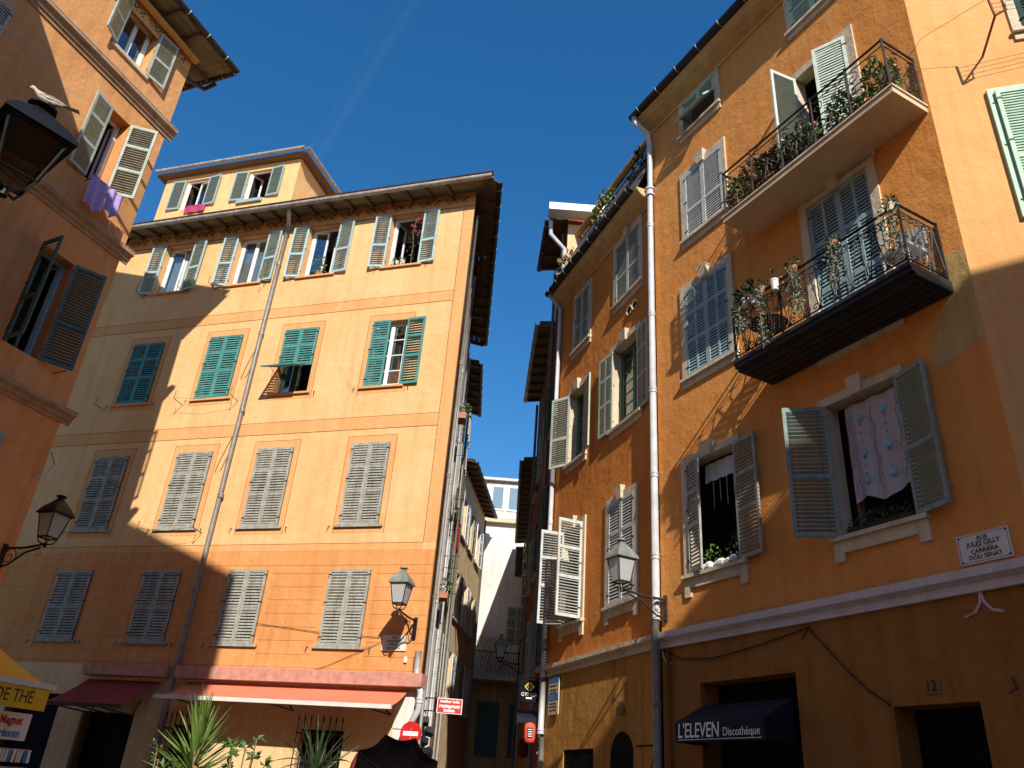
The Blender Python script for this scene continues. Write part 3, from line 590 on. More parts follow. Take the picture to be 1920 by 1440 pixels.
awning('coral_awning', 'faded coral fabric awning with pink cassette over the barred window', FB, -4.9, -.18, 3.22, .86, 2.86, 'awn', box=(-5.1, .13, 3.27, 3.5))
awning('red_awning', 'dark red awning in shade beside the drainpipe', FB, -7.3, -5.5, 3.2, 1.1, 2.63, 'awnd', bar='iron2', box=(-7.35, -5.4, 3.275, 3.495))
pl = thing('street_plaque', 'marble street plaque RUE BARILLERIE below the lamp on the ochre house', 'sign', FB @ T(-.6, -.016, 4.055)); MB().box(-.25, .25, -.02, 0, -.14, .14).build('plate', 'marble', pl)
for k, (s, sz) in enumerate((('RUE', .062), ('BARILLERIE', .06), ('CARRIERA', .058), ('BARILARIA', .058))): text(s, sz, 'lettering', 'ink', pl, T(0, -.022, .1 - .066 * k))
bx = tag(MB().box(-.02, .03, -.05, -.016, -.05, .05).build('alarm_box', 'wwin', None, FB @ T(-.33, 0, 3.76)), 'tiny white box under the plaque on the orange wall', 'box')
ne = thing('no_entry_sign', 'round red no entry sign with white bar at the alley corner', 'sign', FB @ T(.02, -.2, 2.5)); MB().lathe([(.2, 0), (.2, .012)], (0, 0, 0), 28).build('disc', 'redp', ne, RX(90)); MB().box(-.14, .14, -.018, -.0125, -.035, .035).build('bar', 'wink', ne); MB().tube([(0, .012, .1), (0, .012, -2.5)], .025, 8).build('post', 'zinc', ne)
rs = thing('restaurant_sign', 'red restaurant indien sign projecting over the alley', 'sign', Matrix.Translation((-.70, 16.0, 3.06))); MB().box(-.235, .235, -.015, .015, -.13, .135).build('board', 'wink', rs); MB().box(-.222, .222, -.02, -.0155, -.118, .123).build('panel', 'redp', rs)
text('mother india', .07, 'lettering', 'wink', rs, T(0, -.022, .08), bold=.002); text('restaurant', .092, 'lettering', 'wink', rs, T(0, -.022, .0), bold=.003); text('indien', .085, 'lettering', 'wink', rs, T(0, -.022, -.075), bold=.003)
MB().tube([(-.55, 0, .12), (-.2, 0, .12)], .012, 6).tube([(-.55, 0, -.1), (-.2, 0, -.1)], .012, 6).build('arm', 'iron', rs)
fl = thing('floodlight_cluster', 'cluster of small floodlights and cables under the restaurant sign', 'lamp', Matrix.Translation((-1.12, 15.9, 2.75)))
for k in range(4): MB().box(-.07, .07, -.09, .05, -.06, .06).build('floodlight', 'black', fl, T(.1 * (k % 2), -.05 * k, -.17 * k) @ RX(-30) @ RZ(20 * k)); 
MB().tube([(-.1, .1, .2), (0, -.02, -.1), (.02, -.1, -.5), (-.06, 0, -.9)], .015, 5).build('cable', 'iron', fl)

# ================================================================ street lamps
scr = spiral(); scr.materials.append(MT['iron'])
def street_lamp(label, M, L=.85, mt='iron', glassm='frost', roofm='iron', name='wall_lamp', k=(.78, .98)):
    t = thing(name, label, 'street lamp', M, 'wall mounted street lamps')
    b = MB(); b.box(-.035, .035, -.03, -.001, -.2, .2); b.tube([(0, -.02, .14), (0, -L * .5, .13), (0, -L, .17)], .018, 6); b.tube([(0, -.02, -.16), (0, -.2, -.12), (0, -L * .55, .05), (0, -L * .9, .12)], .015, 6); b.build('bracket', mt, t)
    for y, z, s in ((-.16, .0, .95), (-.36, .045, .5), (-.5, .075, .36), (-L + .1, .03, .42), (-.05, -.13, .4), (-.07, .1, .3)): put('scroll', scr, None, t, T(0, y, z) @ RZ(90) @ Matrix.Scale(s, 4))
    def fit(b):
        b.v = [(x * k[0], -L + (y + L) * k[0], .16 + (z - .16) * k[1]) for x, y, z in b.v]; return b
    c = -L; b = MB(); b.tube([(0, c, .12), (0, c, .2)], [.035, .02], 8)
    for sx, sy in ((1, 1), (1, -1), (-1, 1), (-1, -1)): b.tube([(0, c, .16), (sx * .09, c + sy * .09, .19), (sx * .125, c + sy * .125, .27)], .012, 5); b.tube([(sx * .125, c + sy * .125, .27), (sx * .2, c + sy * .2, .64)], .013, 4)
    for h, z in ((.125, .27), (.2, .635)):
        for q in (((-h, c - h), (h, c - h)), ((h, c - h), (h, c + h)), ((h, c + h), (-h, c + h)), ((-h, c + h), (-h, c - h))): b.tube([(*q[0], z), (*q[1], z)], .013, 4)
    fit(b).build('lantern_frame', mt, t)
    for q4 in range(4):
        a = q4 * math.pi / 2; ca, sa = round(math.cos(a)), round(math.sin(a)); P = lambda x, h, z: (x * ca - h * sa, c + x * sa + h * ca, z)
        fit(MB().add([P(-.12, -.122, .275), P(.12, -.122, .275), P(.192, -.194, .63), P(-.192, -.194, .63)], [(0, 1, 2, 3)])).build('pane', glassm, t)
    def sq(h, z): return [(-h, c - h, z), (h, c - h, z), (h, c + h, z), (-h, c + h, z)]
    b = MB(); pr = [(.245, .63), (.245, .655), (.165, .77), (.15, .78), (.06, .88), (.05, .9)]
    vs = [p for h, z in pr for p in sq(h, z)]; b.add(vs, [(4 * i + q_, 4 * i + (q_ + 1) % 4, 4 * i + 4 + (q_ + 1) % 4, 4 * i + 4 + q_) for i in range(len(pr) - 1) for q_ in range(4)] + [(3, 2, 1, 0), tuple(range(len(vs) - 4, len(vs)))]); b.lathe([(.05, .88), (.05, .92), (.1, .925), (.1, .945), (.04, .96)], (0, c, 0), 12); fit(b).build('roof', roofm, t)
    return t
street_lamp('wall lamp with grey lantern and dark scroll bracket on the ochre house', FB @ T(-.22, -.014, 4.33), .85, roofm='lampg')
street_lamp('wall lamp with pale grey-green lantern beside the long white drainpipe', FC @ T(.12, 0, 4.37), .85, 'iron2', 'frost', 'lampg')
street_lamp('wall lamp with black lantern at the salmon house edge above yellow awning', FA @ T(-.16, 0, 4.36), .85)
# ================================================================ A: salmon house at left
bA = thing('salmon_house', 'salmon house with three moulded cornices and green shutters, lilac laundry at a window', 'building', FA)
HA = [(-1.68, -.9, 14.08, 15.3), (-1.25, -.78, 11.08, 12.79), (-1.46, -.79, 7.5, 9.42), (-1.6, -.95, 4.4, 6.15)] + [(a, a + .75, z0, z1) for a in (-4.2, -6.8) for z0, z1 in ((14.08, 15.3), (11.08, 12.79), (7.5, 9.42))]
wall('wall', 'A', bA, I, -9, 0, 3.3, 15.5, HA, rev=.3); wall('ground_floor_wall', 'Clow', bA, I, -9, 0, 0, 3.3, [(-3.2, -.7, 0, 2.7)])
shell(bA, I, -9, 0, 5, 15.5)
for z0, z1 in ((13.2, 13.52), (10.05, 10.36), (6.68, 6.96)):
    d = z1 - z0; pf = [(-.001, z0 + .03), (-.03, z0 + .03), (-.035, z0 + d * .3), (-.07, z0 + d * .34), (-.075, z0 + d * .55), (-.12, z0 + d * .62), (-.15, z0 + d * .68), (-.15, z1 - .03), (-.001, z1)]
    o = MB().prof(pf, -9, .15).build('cornice', 'cornA', bA); MB().prof([(-.002, z1 + .0), (-.156, z1 - .028), (-.156, z1 - .016), (-.002, z1 + .02)], -9, .156).build('cornice_flashing', 'zinc', o)
    MB().box(.001, .15, 0, 4, z0 + .18, z1 - .03).build('cornice_return', 'cornA', bA)
pair(bA, I, -1.68, -.9, 14.08, 15.3, 'sage', 158, 172, panels=(0, .45, 1), wl=.42, wr=.44); casement(bA, I, -1.66, -.92, 14.09, 15.29, y=.2); MB().box(-1.75, -.83, -.05, .2, 14.0, 14.075).build('sill', 'stone', bA)
pair(bA, I, -1.25, -.78, 11.08, 12.79, 'sage', 172, 128, panels=(0, .36, .7, 1), wl=.43, wr=.5, worn=.15); casement(bA, I, -1.24, -.79, 11.1, 12.78, y=.25, aL=80, aR=82)
pair(bA, I, -1.46, -.79, 7.5, 9.42, 'dgreen', 96, 152, panels=(0, .4, 1), wl=.5, wr=.53, otilt=52); casement(bA, I, -1.45, -.8, 7.51, 9.41, 'blue', y=.2, aL=30, aR=75)
pair(bA, I, -1.6, -.95, 4.4, 6.15, 'sage', 0, 170, wr=.1); hook(bA, I, -.45, 7.42, .3, .0); hook(bA, I, -.6, 11.02, .3, .02); hook(bA, I, -1.2, 11.02, .3, .02)
for h in HA[4:]: pair(bA, I, *h, 'sage', 0, 0)
MB().box(-9, -.02, -.008, -.001, 15.12, 15.42).build('frieze', 'Bband', bA)
u = -.4
while u > -4: put('frieze_scroll', mom, None, bA, T(u, -.008, 15.27) @ Matrix.Scale(.8, 4)); u -= .6
MB().tube([(-9, -.12, 15.44), (.02, -.12, 15.44)], .075, 8).build('eave_moulding', 'beam', bA)
eave(bA, I, -9, 0, 15.66, .52, -.06, .6, gm='iron2', hip1=.72)
SA = T(0, 0, 0) @ RZ(90); eave(bA, SA, 0, 4, 15.66, .66, -.06, .6, gm='iron2', hip0=.5)
MB().quad((-9, -.62, 15.8), (.8, -.62, 15.8), (.8, 5, 16.9), (-9, 5, 16.9)).build('roof', 'tile', bA)
MB().tube([(.75, .0, 15.6), (.7, .25, 15.45), (.1, .25, 15.2), (.08, .2, 14.9)], .05, 8).build('gutter_outlet', 'iron2', bA)
lt = thing('laundry', 'two lilac shirts drying below the salmon house shutters', 'laundry', FA @ T(-1.2, -.3, 11.02)); MB().tube([(-.1, 0, .01), (.7, 0, .01)], .004, 4).build('line', 'iron', lt)
cloth(lt, 'lilac', -.08, .3, -.62, .02, 0, .03, 2, name='shirt', nx=18, hem=.04); cloth(lt, 'lilac', .3, .62, -.5, .02, -.01, .035, 2, name='shirt', nx=18, hem=.05)
MB().tube([(0.03, 0, 6.2), (.14, -.05, 6.0), (.05, -.05, 5.75), (-.1, 0, 5.7)], .02, 6).build('cable_loop', 'pipew', bA)
ya = awning('yellow_awning', 'yellow tea room awning with DE THÉ valance', FA, -4.2, .0, 3.25, 1.7, 2.53, 'yel')
MB().box(-4.2, .0, -1.71, -1.69, 2.22, 2.49).build('valance', 'yel', ya); text('SALON DE THÉ', .22, 'lettering', 'ink', ya, T(-.22, -1.713, 2.36), 'RIGHT', .8)
mb_ = thing('souvenir_board', 'white board reading Magnet Prénom under the yellow awning', 'sign', FA @ T(-.03, -1.25, 2.02)); MB().box(-.35, .25, -.01, .01, -.17, .17).build('board', 'wwin', mb_); text('Magnet', .15, 'lettering', 'redp', mb_, T(-.05, -.013, .07), sx=.8, bold=.004); text('Prénom', .15, 'lettering', 'bluep', mb_, T(-.05, -.013, -.09), sx=.8, bold=.004)
MB().tube([(-.3, 0, .2), (-.3, .1, .4)], .005, 4).tube([(.2, 0, .2), (.2, .1, .4)], .005, 4).build('hanger', 'iron', mb_)
rk = thing('souvenir_rack', 'rack of small souvenirs hanging in rows below the white board', 'rack', FA @ T(.08, -1.25, 0)); MB().box(-.4, .3, .0, .02, 0, 1.78).build('back_panel', 'cafe', rk)
for j in range(3): MB().tube([(-.4, -.02, 1.74 - j * .22), (.3, -.02, 1.74 - j * .22)], .008, 5).build('rail', 'zinc', rk)
pk = [MT['linen'], MT['wwin'], MT['bluep'], MT['marble']]
for j in range(3):
    for i in range(12): MB().box(-.022, .022, -.035, -.025, -.15, 0).build('souvenir', pk[(i * 3 + j) % 4], rk, T(-.37 + i * .057, 0, 1.735 - j * .22) @ RY(random.uniform(-8, 8)))

# ================================================================ E: houses that close the square behind the camera; the farthest added to cut sky light
bE = thing('house_beside_square', 'orange house standing at the left behind the big lantern', 'building', Matrix.Translation((-2.9, 2.4, 0)))
MB().prism([(0, 0), (-9.1, 7.74), (-12, 3), (-6, -8)], 0, 15.0).build('wall', 'A', bE)
recalc(bE.children[0])
bE2 = thing('house_across_square', 'tall orange house across the square behind the viewer', 'building', Matrix.Translation((3.7, -4.0, 0)))
recalc(MB().prism([(0, 0), (0, -9), (16, -9), (16, 0)], 0, 15.0).build('wall', 'D', bE2))
for b_, n_, M_ in ((bE2, 5, I), (bE, 3, RZ(180 - 40.4) @ T(0, 0, 0))):
    for i in range(n_):
        for j in range(4):
            x = 1.4 + i * 2.6
            if b_ is bE: MB().box(x, x + 1.0, -.06, .06, 4.6 + j * 2.7, 6.3 + j * 2.7).build('shutter', 'sage', b_, M_)
            else: MB().box(x, x + 1.0, -.06, .06, 4.6 + j * 2.7, 6.3 + j * 2.7).build('shutter', 'blue', b_, RZ(0))
bE3 = thing('added_house_down_street', 'added unseen ochre house far behind the viewer, cutting low sky light', 'building', Matrix.Translation((-14, -24, 0)))  # added unseen house: cuts low sky light and returns warm bounce
recalc(MB().prism([(0, 0), (0, -6), (26, -6), (26, 0)], 0, 16.0).build('wall', 'alley', bE3))
for i in range(8):
    for j in range(4): MB().box(1 + i * 3, 2 + i * 3, -.02, .06, 4.4 + j * 2.8, 6.2 + j * 2.8).build('shutter', 'grey', bE3)
nE = Vector((.645, .76, 0)); az = math.degrees(math.atan2(nE.x, nE.y)) - 90 + 180
pE = Vector((-3.0, 3.64, 0)) - nE * .97
Lm = frame(pE.x, pE.y, math.degrees(math.atan2(nE.x, nE.y)) - 90)
bl = street_lamp('large black wall lantern close by with a dove on its cap', Lm @ T(0, 0, 4.36) @ Matrix.Scale(.84, 4), 1.155, 'iron', 'smoke', 'iron', k=(1, 1))
dv = thing('dove', 'pale dove perched on the black lantern cap', 'bird', Lm @ T(0, -.97, 5.163) @ RZ(55) @ Matrix.Scale(.66, 4))
b = MB(); prof = [(-.2, .06, .008), (-.14, .065, .02), (-.08, .07, .042), (0, .085, .055), (.06, .11, .05), (.1, .145, .032), (.125, .175, .026), (.15, .19, .024), (.17, .187, .012)]
vs, fs = [], []
for x, z, r in prof: vs += [(x, r * .85 * math.cos(k * math.pi / 5), z + r * math.sin(k * math.pi / 5)) for k in range(10)]
for i in range(len(prof) - 1):
    for k in range(10): fs.append((i * 10 + k, i * 10 + (k + 1) % 10, i * 10 + 10 + (k + 1) % 10, i * 10 + 10 + k))
fs += [tuple(range(10)), tuple(range(len(vs) - 1, len(vs) - 11, -1))]
b.add(vs, fs).build('body', 'bird', dv, smooth=True); MB().tube([(.175, 0, .187), (.2, 0, .18)], [.008, .002], 5).build('beak', 'dry', dv); MB().add([(-.15, -.02, .062), (-.15, .02, .062), (-.3, .03, .035), (-.3, -.03, .035)], [(0, 1, 2, 3)]).build('tail', 'bird', dv)
for s in (-1, 1): MB().tube([(0.02, s * .02, .04), (.025, s * .02, 0)], .006, 4).build('leg', 'dry', dv); MB().add([(.06, s * .046, .11), (-.02, s * .052, .075), (-.17, s * .025, .07), (-.05, s * .05, .11)], [(0, 1, 2, 3)]).build('wing', 'bird', dv)

# ================================================================ C + D: the tall orange house at right
bC = thing('orange_house', 'tall orange house with two balconies and a grey cornice over the nightclub awning', 'building', FC)
WC = {'top': (3.88, 4.75, 13.53, 14.33), 'small': (1.02, 1.93, 13.53, 14.36), 'uleft': (.97, 1.97, 10.95, 12.46), 'updoor': (3.78, 4.78, 10.03, 12.4), 'door': (3.66, 4.74, 7.27, 9.77), 'lwin': (.86, 1.92, 8.1, 9.85), 'll': (.73, 1.82, 4.78, 6.57), 'big': (3.56, 4.62, 4.71, 6.48)}
wall('wall', 'C', bC, I, 0, 5.78, 4.03, 14.66, list(WC.values()), rev=.2, revmt='stone')
GC = [(.83, 2.6, 0, 3.23), (3.92, 4.91, 0, 2.76)]
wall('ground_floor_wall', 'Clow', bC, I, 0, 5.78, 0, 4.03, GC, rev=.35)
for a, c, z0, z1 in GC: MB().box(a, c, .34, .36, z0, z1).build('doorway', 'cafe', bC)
dD = rel(FC, FD); HD = [(.69 + .04, 1.6, 8.1, 10.02), (1.30, 2.1, 11.1, 12.7)]
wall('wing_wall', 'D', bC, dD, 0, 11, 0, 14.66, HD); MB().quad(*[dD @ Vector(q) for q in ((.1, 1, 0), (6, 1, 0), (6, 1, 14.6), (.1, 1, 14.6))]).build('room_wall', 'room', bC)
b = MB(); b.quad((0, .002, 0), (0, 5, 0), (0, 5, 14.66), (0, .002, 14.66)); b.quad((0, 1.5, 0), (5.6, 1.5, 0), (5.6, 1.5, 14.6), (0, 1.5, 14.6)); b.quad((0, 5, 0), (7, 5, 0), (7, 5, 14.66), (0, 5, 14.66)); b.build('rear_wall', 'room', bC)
pf = lambda z0, z1, o: [(-.001, z0), (-.05, z0), (-.055, z0 + .05), (-.03, z0 + .06), (-.03, z0 + .09), (-o, z0 + .14), (-o, z1 - .03), (-.001, z1)]
MB().prof(pf(3.78, 4.04, .11), -.02, 5.9).build('cornice', 'mauve', bC)
o = MB().prof([(-.001, 14.4), (-.03, 14.4), (-.06, 14.44), (-.16, 14.47), (-.3, 14.53), (-.42, 14.62), (-.42, 14.68), (-.001, 14.68)], .0, 6.0).build('eave_cove', 'cove', bC)
gutter(bC, I, (-.12, -.47, 14.72), (6.1, -.47, 14.72), .085, 'black', .62); MB().prof([(-.5, 14.7), (5, 16.2), (5, 16.25), (-.5, 14.75)], -.1, 7).build('roof', 'tile', bC)
surround(bC, I, *WC['top'], wd=.13, key=False); surround(bC, I, *WC['small'], wd=.13, key=False); surround(bC, I, *WC['uleft'], wd=.12); surround(bC, I, *WC['lwin'], wd=.13); surround(bC, I, *WC['ll'], wd=.12, apron=.33); surround(bC, I, *WC['big'], wd=.12, apron=.3, out=.045)
surround(bC, I, *WC['door'], wd=.14, sill=False); surround(bC, I, *WC['updoor'], wd=.14, sill=False, key=False)
pair(bC, I, *WC['big'], 'gg', 131, 166, otilt=42, panels=(0, .45, 1), wl=.55, wr=.5, single=True, worn=.15)
pair(bC, I, *WC['ll'], 'grey', 14, 172, panels=(0, .4, .7, 1), wl=.42, wr=.52, single=True, worn=.2)
pair(bC, I, *WC['lwin'], 'blue', 0, 0, panels=(0, .38, .7, 1), cols=2, single=True, y=-.02); pair(bC, I, *WC['door'], 'blue', 0, 0, panels=(0, .38, .7, 1), cols=2, single=True, y=.02, pitch=.06)
pair(bC, I, *WC['uleft'], 'white_sh', 0, 0, panels=(0, .4, 1), single=True, y=-.02); pair(bC, I, *WC['updoor'], 'mintw', 97, 24, panels=(0, .35, 1))
pair(bC, I, *WC['small'], 'mint', 0, 0, panels=(0, .55, 1), flap=42, y=-.02); pair(bC, I, *WC['top'], 'mint', 0, 0, panels=(0, .5, 1), y=-.02)
pair(bC, dD, *HD[0], 'mint', 0, 0, panels=(0, .42, 1), y=-.09, pitch=.045); pair(bC, dD, *HD[1], 'dgreen', 40, 160); surround(bC, dD, *HD[1], wd=.13, key=False)
MB().box(.66, 1.68, -.06, -.001, 8.02, 10.1).build('shutter_backing', 'mint', bC, dD)
cw = casement(bC, I, 3.66, 4.6, 4.75, 6.44, 'wood', y=.2, aL=85, aR=85)
# printed curtain blowing out of the big window
cu = cloth(bC, 'curt', 3.74, 4.6, 5.12, 6.42, .1, .03, 3, name='curtain', hem=.05)
br = MB(); blu = MB(); blk = MB()
for k in range(5):
    x = 3.8 + k * .18; pts = [(x + .02 * math.sin(i * 1.7 + k), .06, 5.2 + i * .11) for i in range(11)]
    if k % 2 == 0:
        br.tube(pts, .003, 3)
        for i in range(1, 10): s = 1 if i % 2 else -1; br.tube([pts[i], (pts[i][0] + s * .04, .058, pts[i][2] + .05), (pts[i][0] + s * .05, .058, pts[i][2] + .08)], .0025, 3)
    else:
        for i in (1, 4, 8): blu.box(x - .035, x + .035, .055, .058, 5.2 + i * .12, 5.29 + i * .12)
        for i in range(9): blk.box(x - .02 + .006 * (i % 3), x + .01 + .008 * (i % 2), .056, .059, 5.33 + i * .11, 5.336 + i * .11); blk.box(x - .004, x + .003, .056, .059, 5.3 + i * .11, 5.33 + i * .11)
br.build('curtain_branches', 'ink', cu, kind='stuff'); blu.build('curtain_squares', mat('curtain_blue', (.22, .48, .62), .9), cu, kind='stuff'); blk.build('curtain_glyphs', 'ink', cu, kind='stuff')
cloth(bC, 'linen', .98, 1.78, 6.2, 6.5, .14, .02, 4, name='valance_curtain', nx=20)
for k in range(4): MB().tube([(1.15 + .15 * k, .15, 6.2), (1.15 + .15 * k, .15, 5.75 + .1 * (k % 2))], .006, 5).build('bead_string', 'zinc', bC)
for k in range(7): tag(MB().lathe([(.03, -.05), (.08, -.03), (.09, .02), (.05, .06), (.01, .075)], n=7).build('pebble', 'stonew', None, FC @ T(.93 + .125 * k, -.02 + .05 * (k % 2), 4.83) @ RZ(50 * k) @ Matrix.Diagonal((1, .8, .9, 1))), ('pale pebble touching the narrow grey shutter leaf', 'second white pebble from the narrow grey leaf', 'third white pebble from the narrow grey leaf', 'middle white pebble on the sill with herbs', 'third white pebble from the wide open grey leaf', 'second white pebble from the wide open grey leaf', 'white pebble touching the wide open grey leaf')[k], 'stone', 'white pebbles on the sill')
hp = thing('sill_herbs', 'small leafy herbs with white blooms behind the pebbles', 'plant', FC @ T(1.35, .12, 4.79)); MB().foliage((-.25, 0, .2), (.16, .06, .2), 80, .05).build('foliage', 'leafy', hp); MB().foliage((.25, 0, .22), (.16, .06, .22), 80, .05).build('foliage', 'leaf', hp); MB().foliage((.22, -.03, .26), (.12, .04, .12), 10, .05).build('blossom', 'wwin', hp); MB().box(-.4, .42, -.05, .06, 0, .06).build('trough', 'pot', hp)
hp = thing('sill_flowers', 'low mixed flowers along the sill below the printed curtain', 'plant', FC @ T(4.1, .03, 4.72)); MB().box(-.45, .45, -.06, .06, 0, .07).build('trough', 'iron2', hp); MB().foliage((0, -.01, .12), (.46, .08, .09), 170, .05).build('foliage', 'leafd', hp); MB().foliage((0, -.04, .13), (.45, .06, .07), 30, .03).build('flowers', 'pink', hp)
# bare plaster patch where the corner meets the second balcony
MB().add([(5.1, -.003, 6.62), (5.14, -.003, 6.3), (5.5, -.003, 6.42), (5.779, -.003, 6.5), (5.779, -.003, 7.72), (5.52, -.003, 7.75), (5.45, -.003, 7.2)], [(0, 1, 2, 3, 4, 5, 6)]).build('plaster_patch', 'patch', bC)
# --- balconies
def railing_posts(par, M, path, h, mt, posts):
    b = MB()
    for i in range(len(path) - 1):
        p, q = Vector(path[i]), Vector(path[i + 1]); b.tube([p + Vector((0, 0, h)), q + Vector((0, 0, h))], .018, 6); b.tube([p + Vector((0, 0, .07)), q + Vector((0, 0, .07))], .011, 5); b.tube([p + Vector((0, 0, h - .1)), q + Vector((0, 0, h - .1))], .009, 5)
    o = b.build('handrail', mt, par, M)
    for p in posts: MB().tube([p, Vector(p) + Vector((0, 0, h + .03))], .016, 6).build('baluster', mt, par, M)
    return o
def along(path, step):
    out = []
    for i in range(len(path) - 1):
        p, q = Vector(path[i]), Vector(path[i + 1]); d = q - p; n = max(1, int(round(d.length / step)))
        out += [(p + d * (k + .5) / n, math.degrees(math.atan2(d.y, d.x)), d.length / n) for k in range(n)]
    return out
b1 = MB().box(2.6, 5.74, -.68, -.002, 9.93, 10.02).build('balcony', 'slab', bC); MB().box(2.58, 5.76, -.70, -.003, 10.02, 10.05).build('balcony_edge', 'stone', b1)
p1 = [(2.63, -.02, 10.05), (2.63, -.65, 10.05), (5.71, -.65, 10.05), (5.71, -.02, 10.05)]
railing_posts(b1, I, p1, .88, 'iron2', [Vector(p) for p in p1] + [Vector((x, -.65, 10.05)) for x in (3.25, 3.87, 4.48, 5.1)])
sc1 = spiral(1.7, .015, .2, 30, .011); sc1.materials.append(MT['iron2']); sc2 = spiral(1.3, .012, .11, 20, .009); sc2.materials.append(MT['iron2'])
for p, an, L in along(p1, .31):
    s = random.choice((-1, 1)); Mx = T(*p) @ RZ(an)
    put('scroll', sc1, None, b1, Mx @ T(0, 0, .32) @ Matrix.Diagonal((s * .8, 1, 1, 1))); put('scroll', sc2, None, b1, Mx @ T(.05 * s, 0, .64) @ Matrix.Diagonal((-s, 1, 1, 1))); put('scroll', sc2, None, b1, Mx @ T(-.07 * s, 0, .14) @ Matrix.Diagonal((-s * .7, 1, .7, 1)))
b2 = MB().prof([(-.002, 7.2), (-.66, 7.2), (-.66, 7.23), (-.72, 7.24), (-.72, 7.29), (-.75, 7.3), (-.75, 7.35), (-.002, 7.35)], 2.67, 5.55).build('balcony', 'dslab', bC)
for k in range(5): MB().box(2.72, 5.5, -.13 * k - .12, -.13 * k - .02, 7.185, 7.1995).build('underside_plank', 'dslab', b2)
p2 = [(2.7, -.02, 7.35), (2.7, -.71, 7.35), (5.52, -.71, 7.35), (5.52, -.02, 7.35)]
railing_posts(b2, I, p2, .86, 'iron', [Vector(p) for p in p2] + [Vector((x, -.71, 7.35)) for x in (3.6, 4.55)])
vb = MB().tube([(-.12, 0, .07), (0, 0, .76)], .009, 4).tube([(.12, 0, .07), (0, 0, .76)], .009, 4); vme = bpy.data.meshes.new('baluster'); vme.from_pydata(vb.v, [], vb.f); vme.materials.append(MT['iron'])
tb = MB()
for i in range(10): tb.tube([(.006 * (-1) ** i, 0, .07 + i * .069), (-.006 * (-1) ** i, 0, .139 + i * .069)], .007, 4)
tme = bpy.data.meshes.new('twisted_baluster'); tme.from_pydata(tb.v, [], tb.f); tme.materials.append(MT['iron'])
sc3 = spiral(1.3, .01, .066, 16, .008); sc3.materials.append(MT['iron'])
for p, an, L in along(p2, .26):
    Mx = T(*p) @ RZ(an); put('baluster', vme, None, b2, Mx); put('twisted_baluster', tme, None, b2, Mx @ T(.13, 0, 0))
    for s in (-1, 1): put('scroll', sc3, None, b2, Mx @ T(s * .06, 0, .7) @ Matrix.Diagonal((s, 1, 1, 1))); put('scroll', sc3, None, b2, Mx @ T(s * .055, 0, .42) @ Matrix.Diagonal((s * .7, 1, .7, 1))); put('scroll', sc3, None, b2, Mx @ T(s * .06, 0, .13) @ Matrix.Diagonal((s, 1, -1, 1)))
def potted(label, M, pot, fol, n, r, size, name='potted_plant', extra=None, group=None, pr=.09, h=.2):
    t = thing(name, label, 'plant', M, group); MB().lathe([(pr * .7, 0), (pr, h), (pr * 1.08, h), (pr * 1.08, h + .025)], n=10).build('pot', pot, t)
    MB().foliage((0, 0, h + r[2] * .8), r, n, size).build('foliage', fol, t)
    if extra: MB().foliage((0, -.05, h + r[2] * 1.1), (r[0], r[1] * .8, r[2] * .8), extra[1], .06).build('flowers', extra[0], t)
    return t
PL = [(2.82, 'green shrub in a terracotta pot at the upper balcony end by the white shutters', 'leafy', .26, .3, None), (3.15, 'dry twiggy plant on the upper balcony', 'dry', .2, .42, None), (3.45, 'red flowering plant on the upper balcony railing', 'leafd', .26, .32, ('flower', 14)), (3.8, 'dense dark foliage on the upper balcony before the wall', 'leafd', .3, .3, ('flower', 6)), (4.12, 'mixed pale flowering plant beside the open mint shutter', 'leaf', .28, .32, ('potp', 8)), (4.85, 'bushy bright green plant in front of the mint shutters', 'leaf', .26, .3, None), (5.45, 'yellow green plant at the upper balcony corner', 'leafy', .2, .36, None)]
for x, lab, fo, rr, hh, ex in PL: potted(lab, FC @ T(x, -.42, 10.05), 'pot', fo, 340, (rr, .22, hh), .08, extra=ex)
def ivy(label, M, L, w=.09, n=200):
    t = thing('trailing_ivy', label, 'plant', M); b = MB(); MB().lathe([(.035, 0), (.052, .11), (.055, .11)], n=10).build('pot', random.choice(('potw', 'potp', 'pot')), t)
    for _ in range(n): f = random.random(); b.leaf((random.gauss(0, w * .5), random.gauss(-.03, .035), .12 - L * f), (random.uniform(-1, 1), random.uniform(-1, .4), random.uniform(-1, .3)), .03, .05)
    b.build('foliage', 'ivy', t); MB().tube([(0, -.05, .12), (.01, -.07, -L * .5), (0, -.05, -L * .95)], .006, 4).build('stem', 'dry', t); MB().foliage((0, 0, .16), (.07, .06, .05), 26, .05).build('tuft', 'leafd', t)
    return t
for x, L, lab in ((2.95, .5, 'trailing ivy in a pot on the lower balcony by the café table'), (3.35, .95, 'ivy hanging below the lower balcony floor'), (3.95, .75, 'thick ivy falling beside the blue shutter'), (4.62, .7, 'ivy in a pink pot before the blue shutter'), (5.47, .78, 'dense ivy column at the lower balcony corner')): ivy(lab, FC @ T(x, -.78, 8.12), L, .1 if L < .9 else .07, 260)
for x, pm, lab in ((3.05, 'potw', 'white pot with spiky plant hooked on the lower balcony rail'), (3.22, 'marble', 'pale pot on the lower balcony rail next to the spiky one'), (3.62, 'wwin', 'empty looking white pot hung on the lower balcony rail')): potted(lab, FC @ T(x, -.80, 8.02), pm, 'leafd', 40 if x < 3.5 else 4, (.1, .08, .1), .09, name='rail_pot', pr=.06, h=.14)
tb_ = thing('balcony_table', 'round black perforated table on the lower balcony', 'table', FC @ T(3.05, -.38, 7.35)); b = MB()
for k in range(-5, 6):
    L = math.sqrt(max(0, .26 ** 2 - (k * .05) ** 2)); b.box(-L, L, k * .05 - .012, k * .05 + .012, .56, .572); b.box(k * .05 - .012, k * .05 + .012, -L, L, .573, .583)
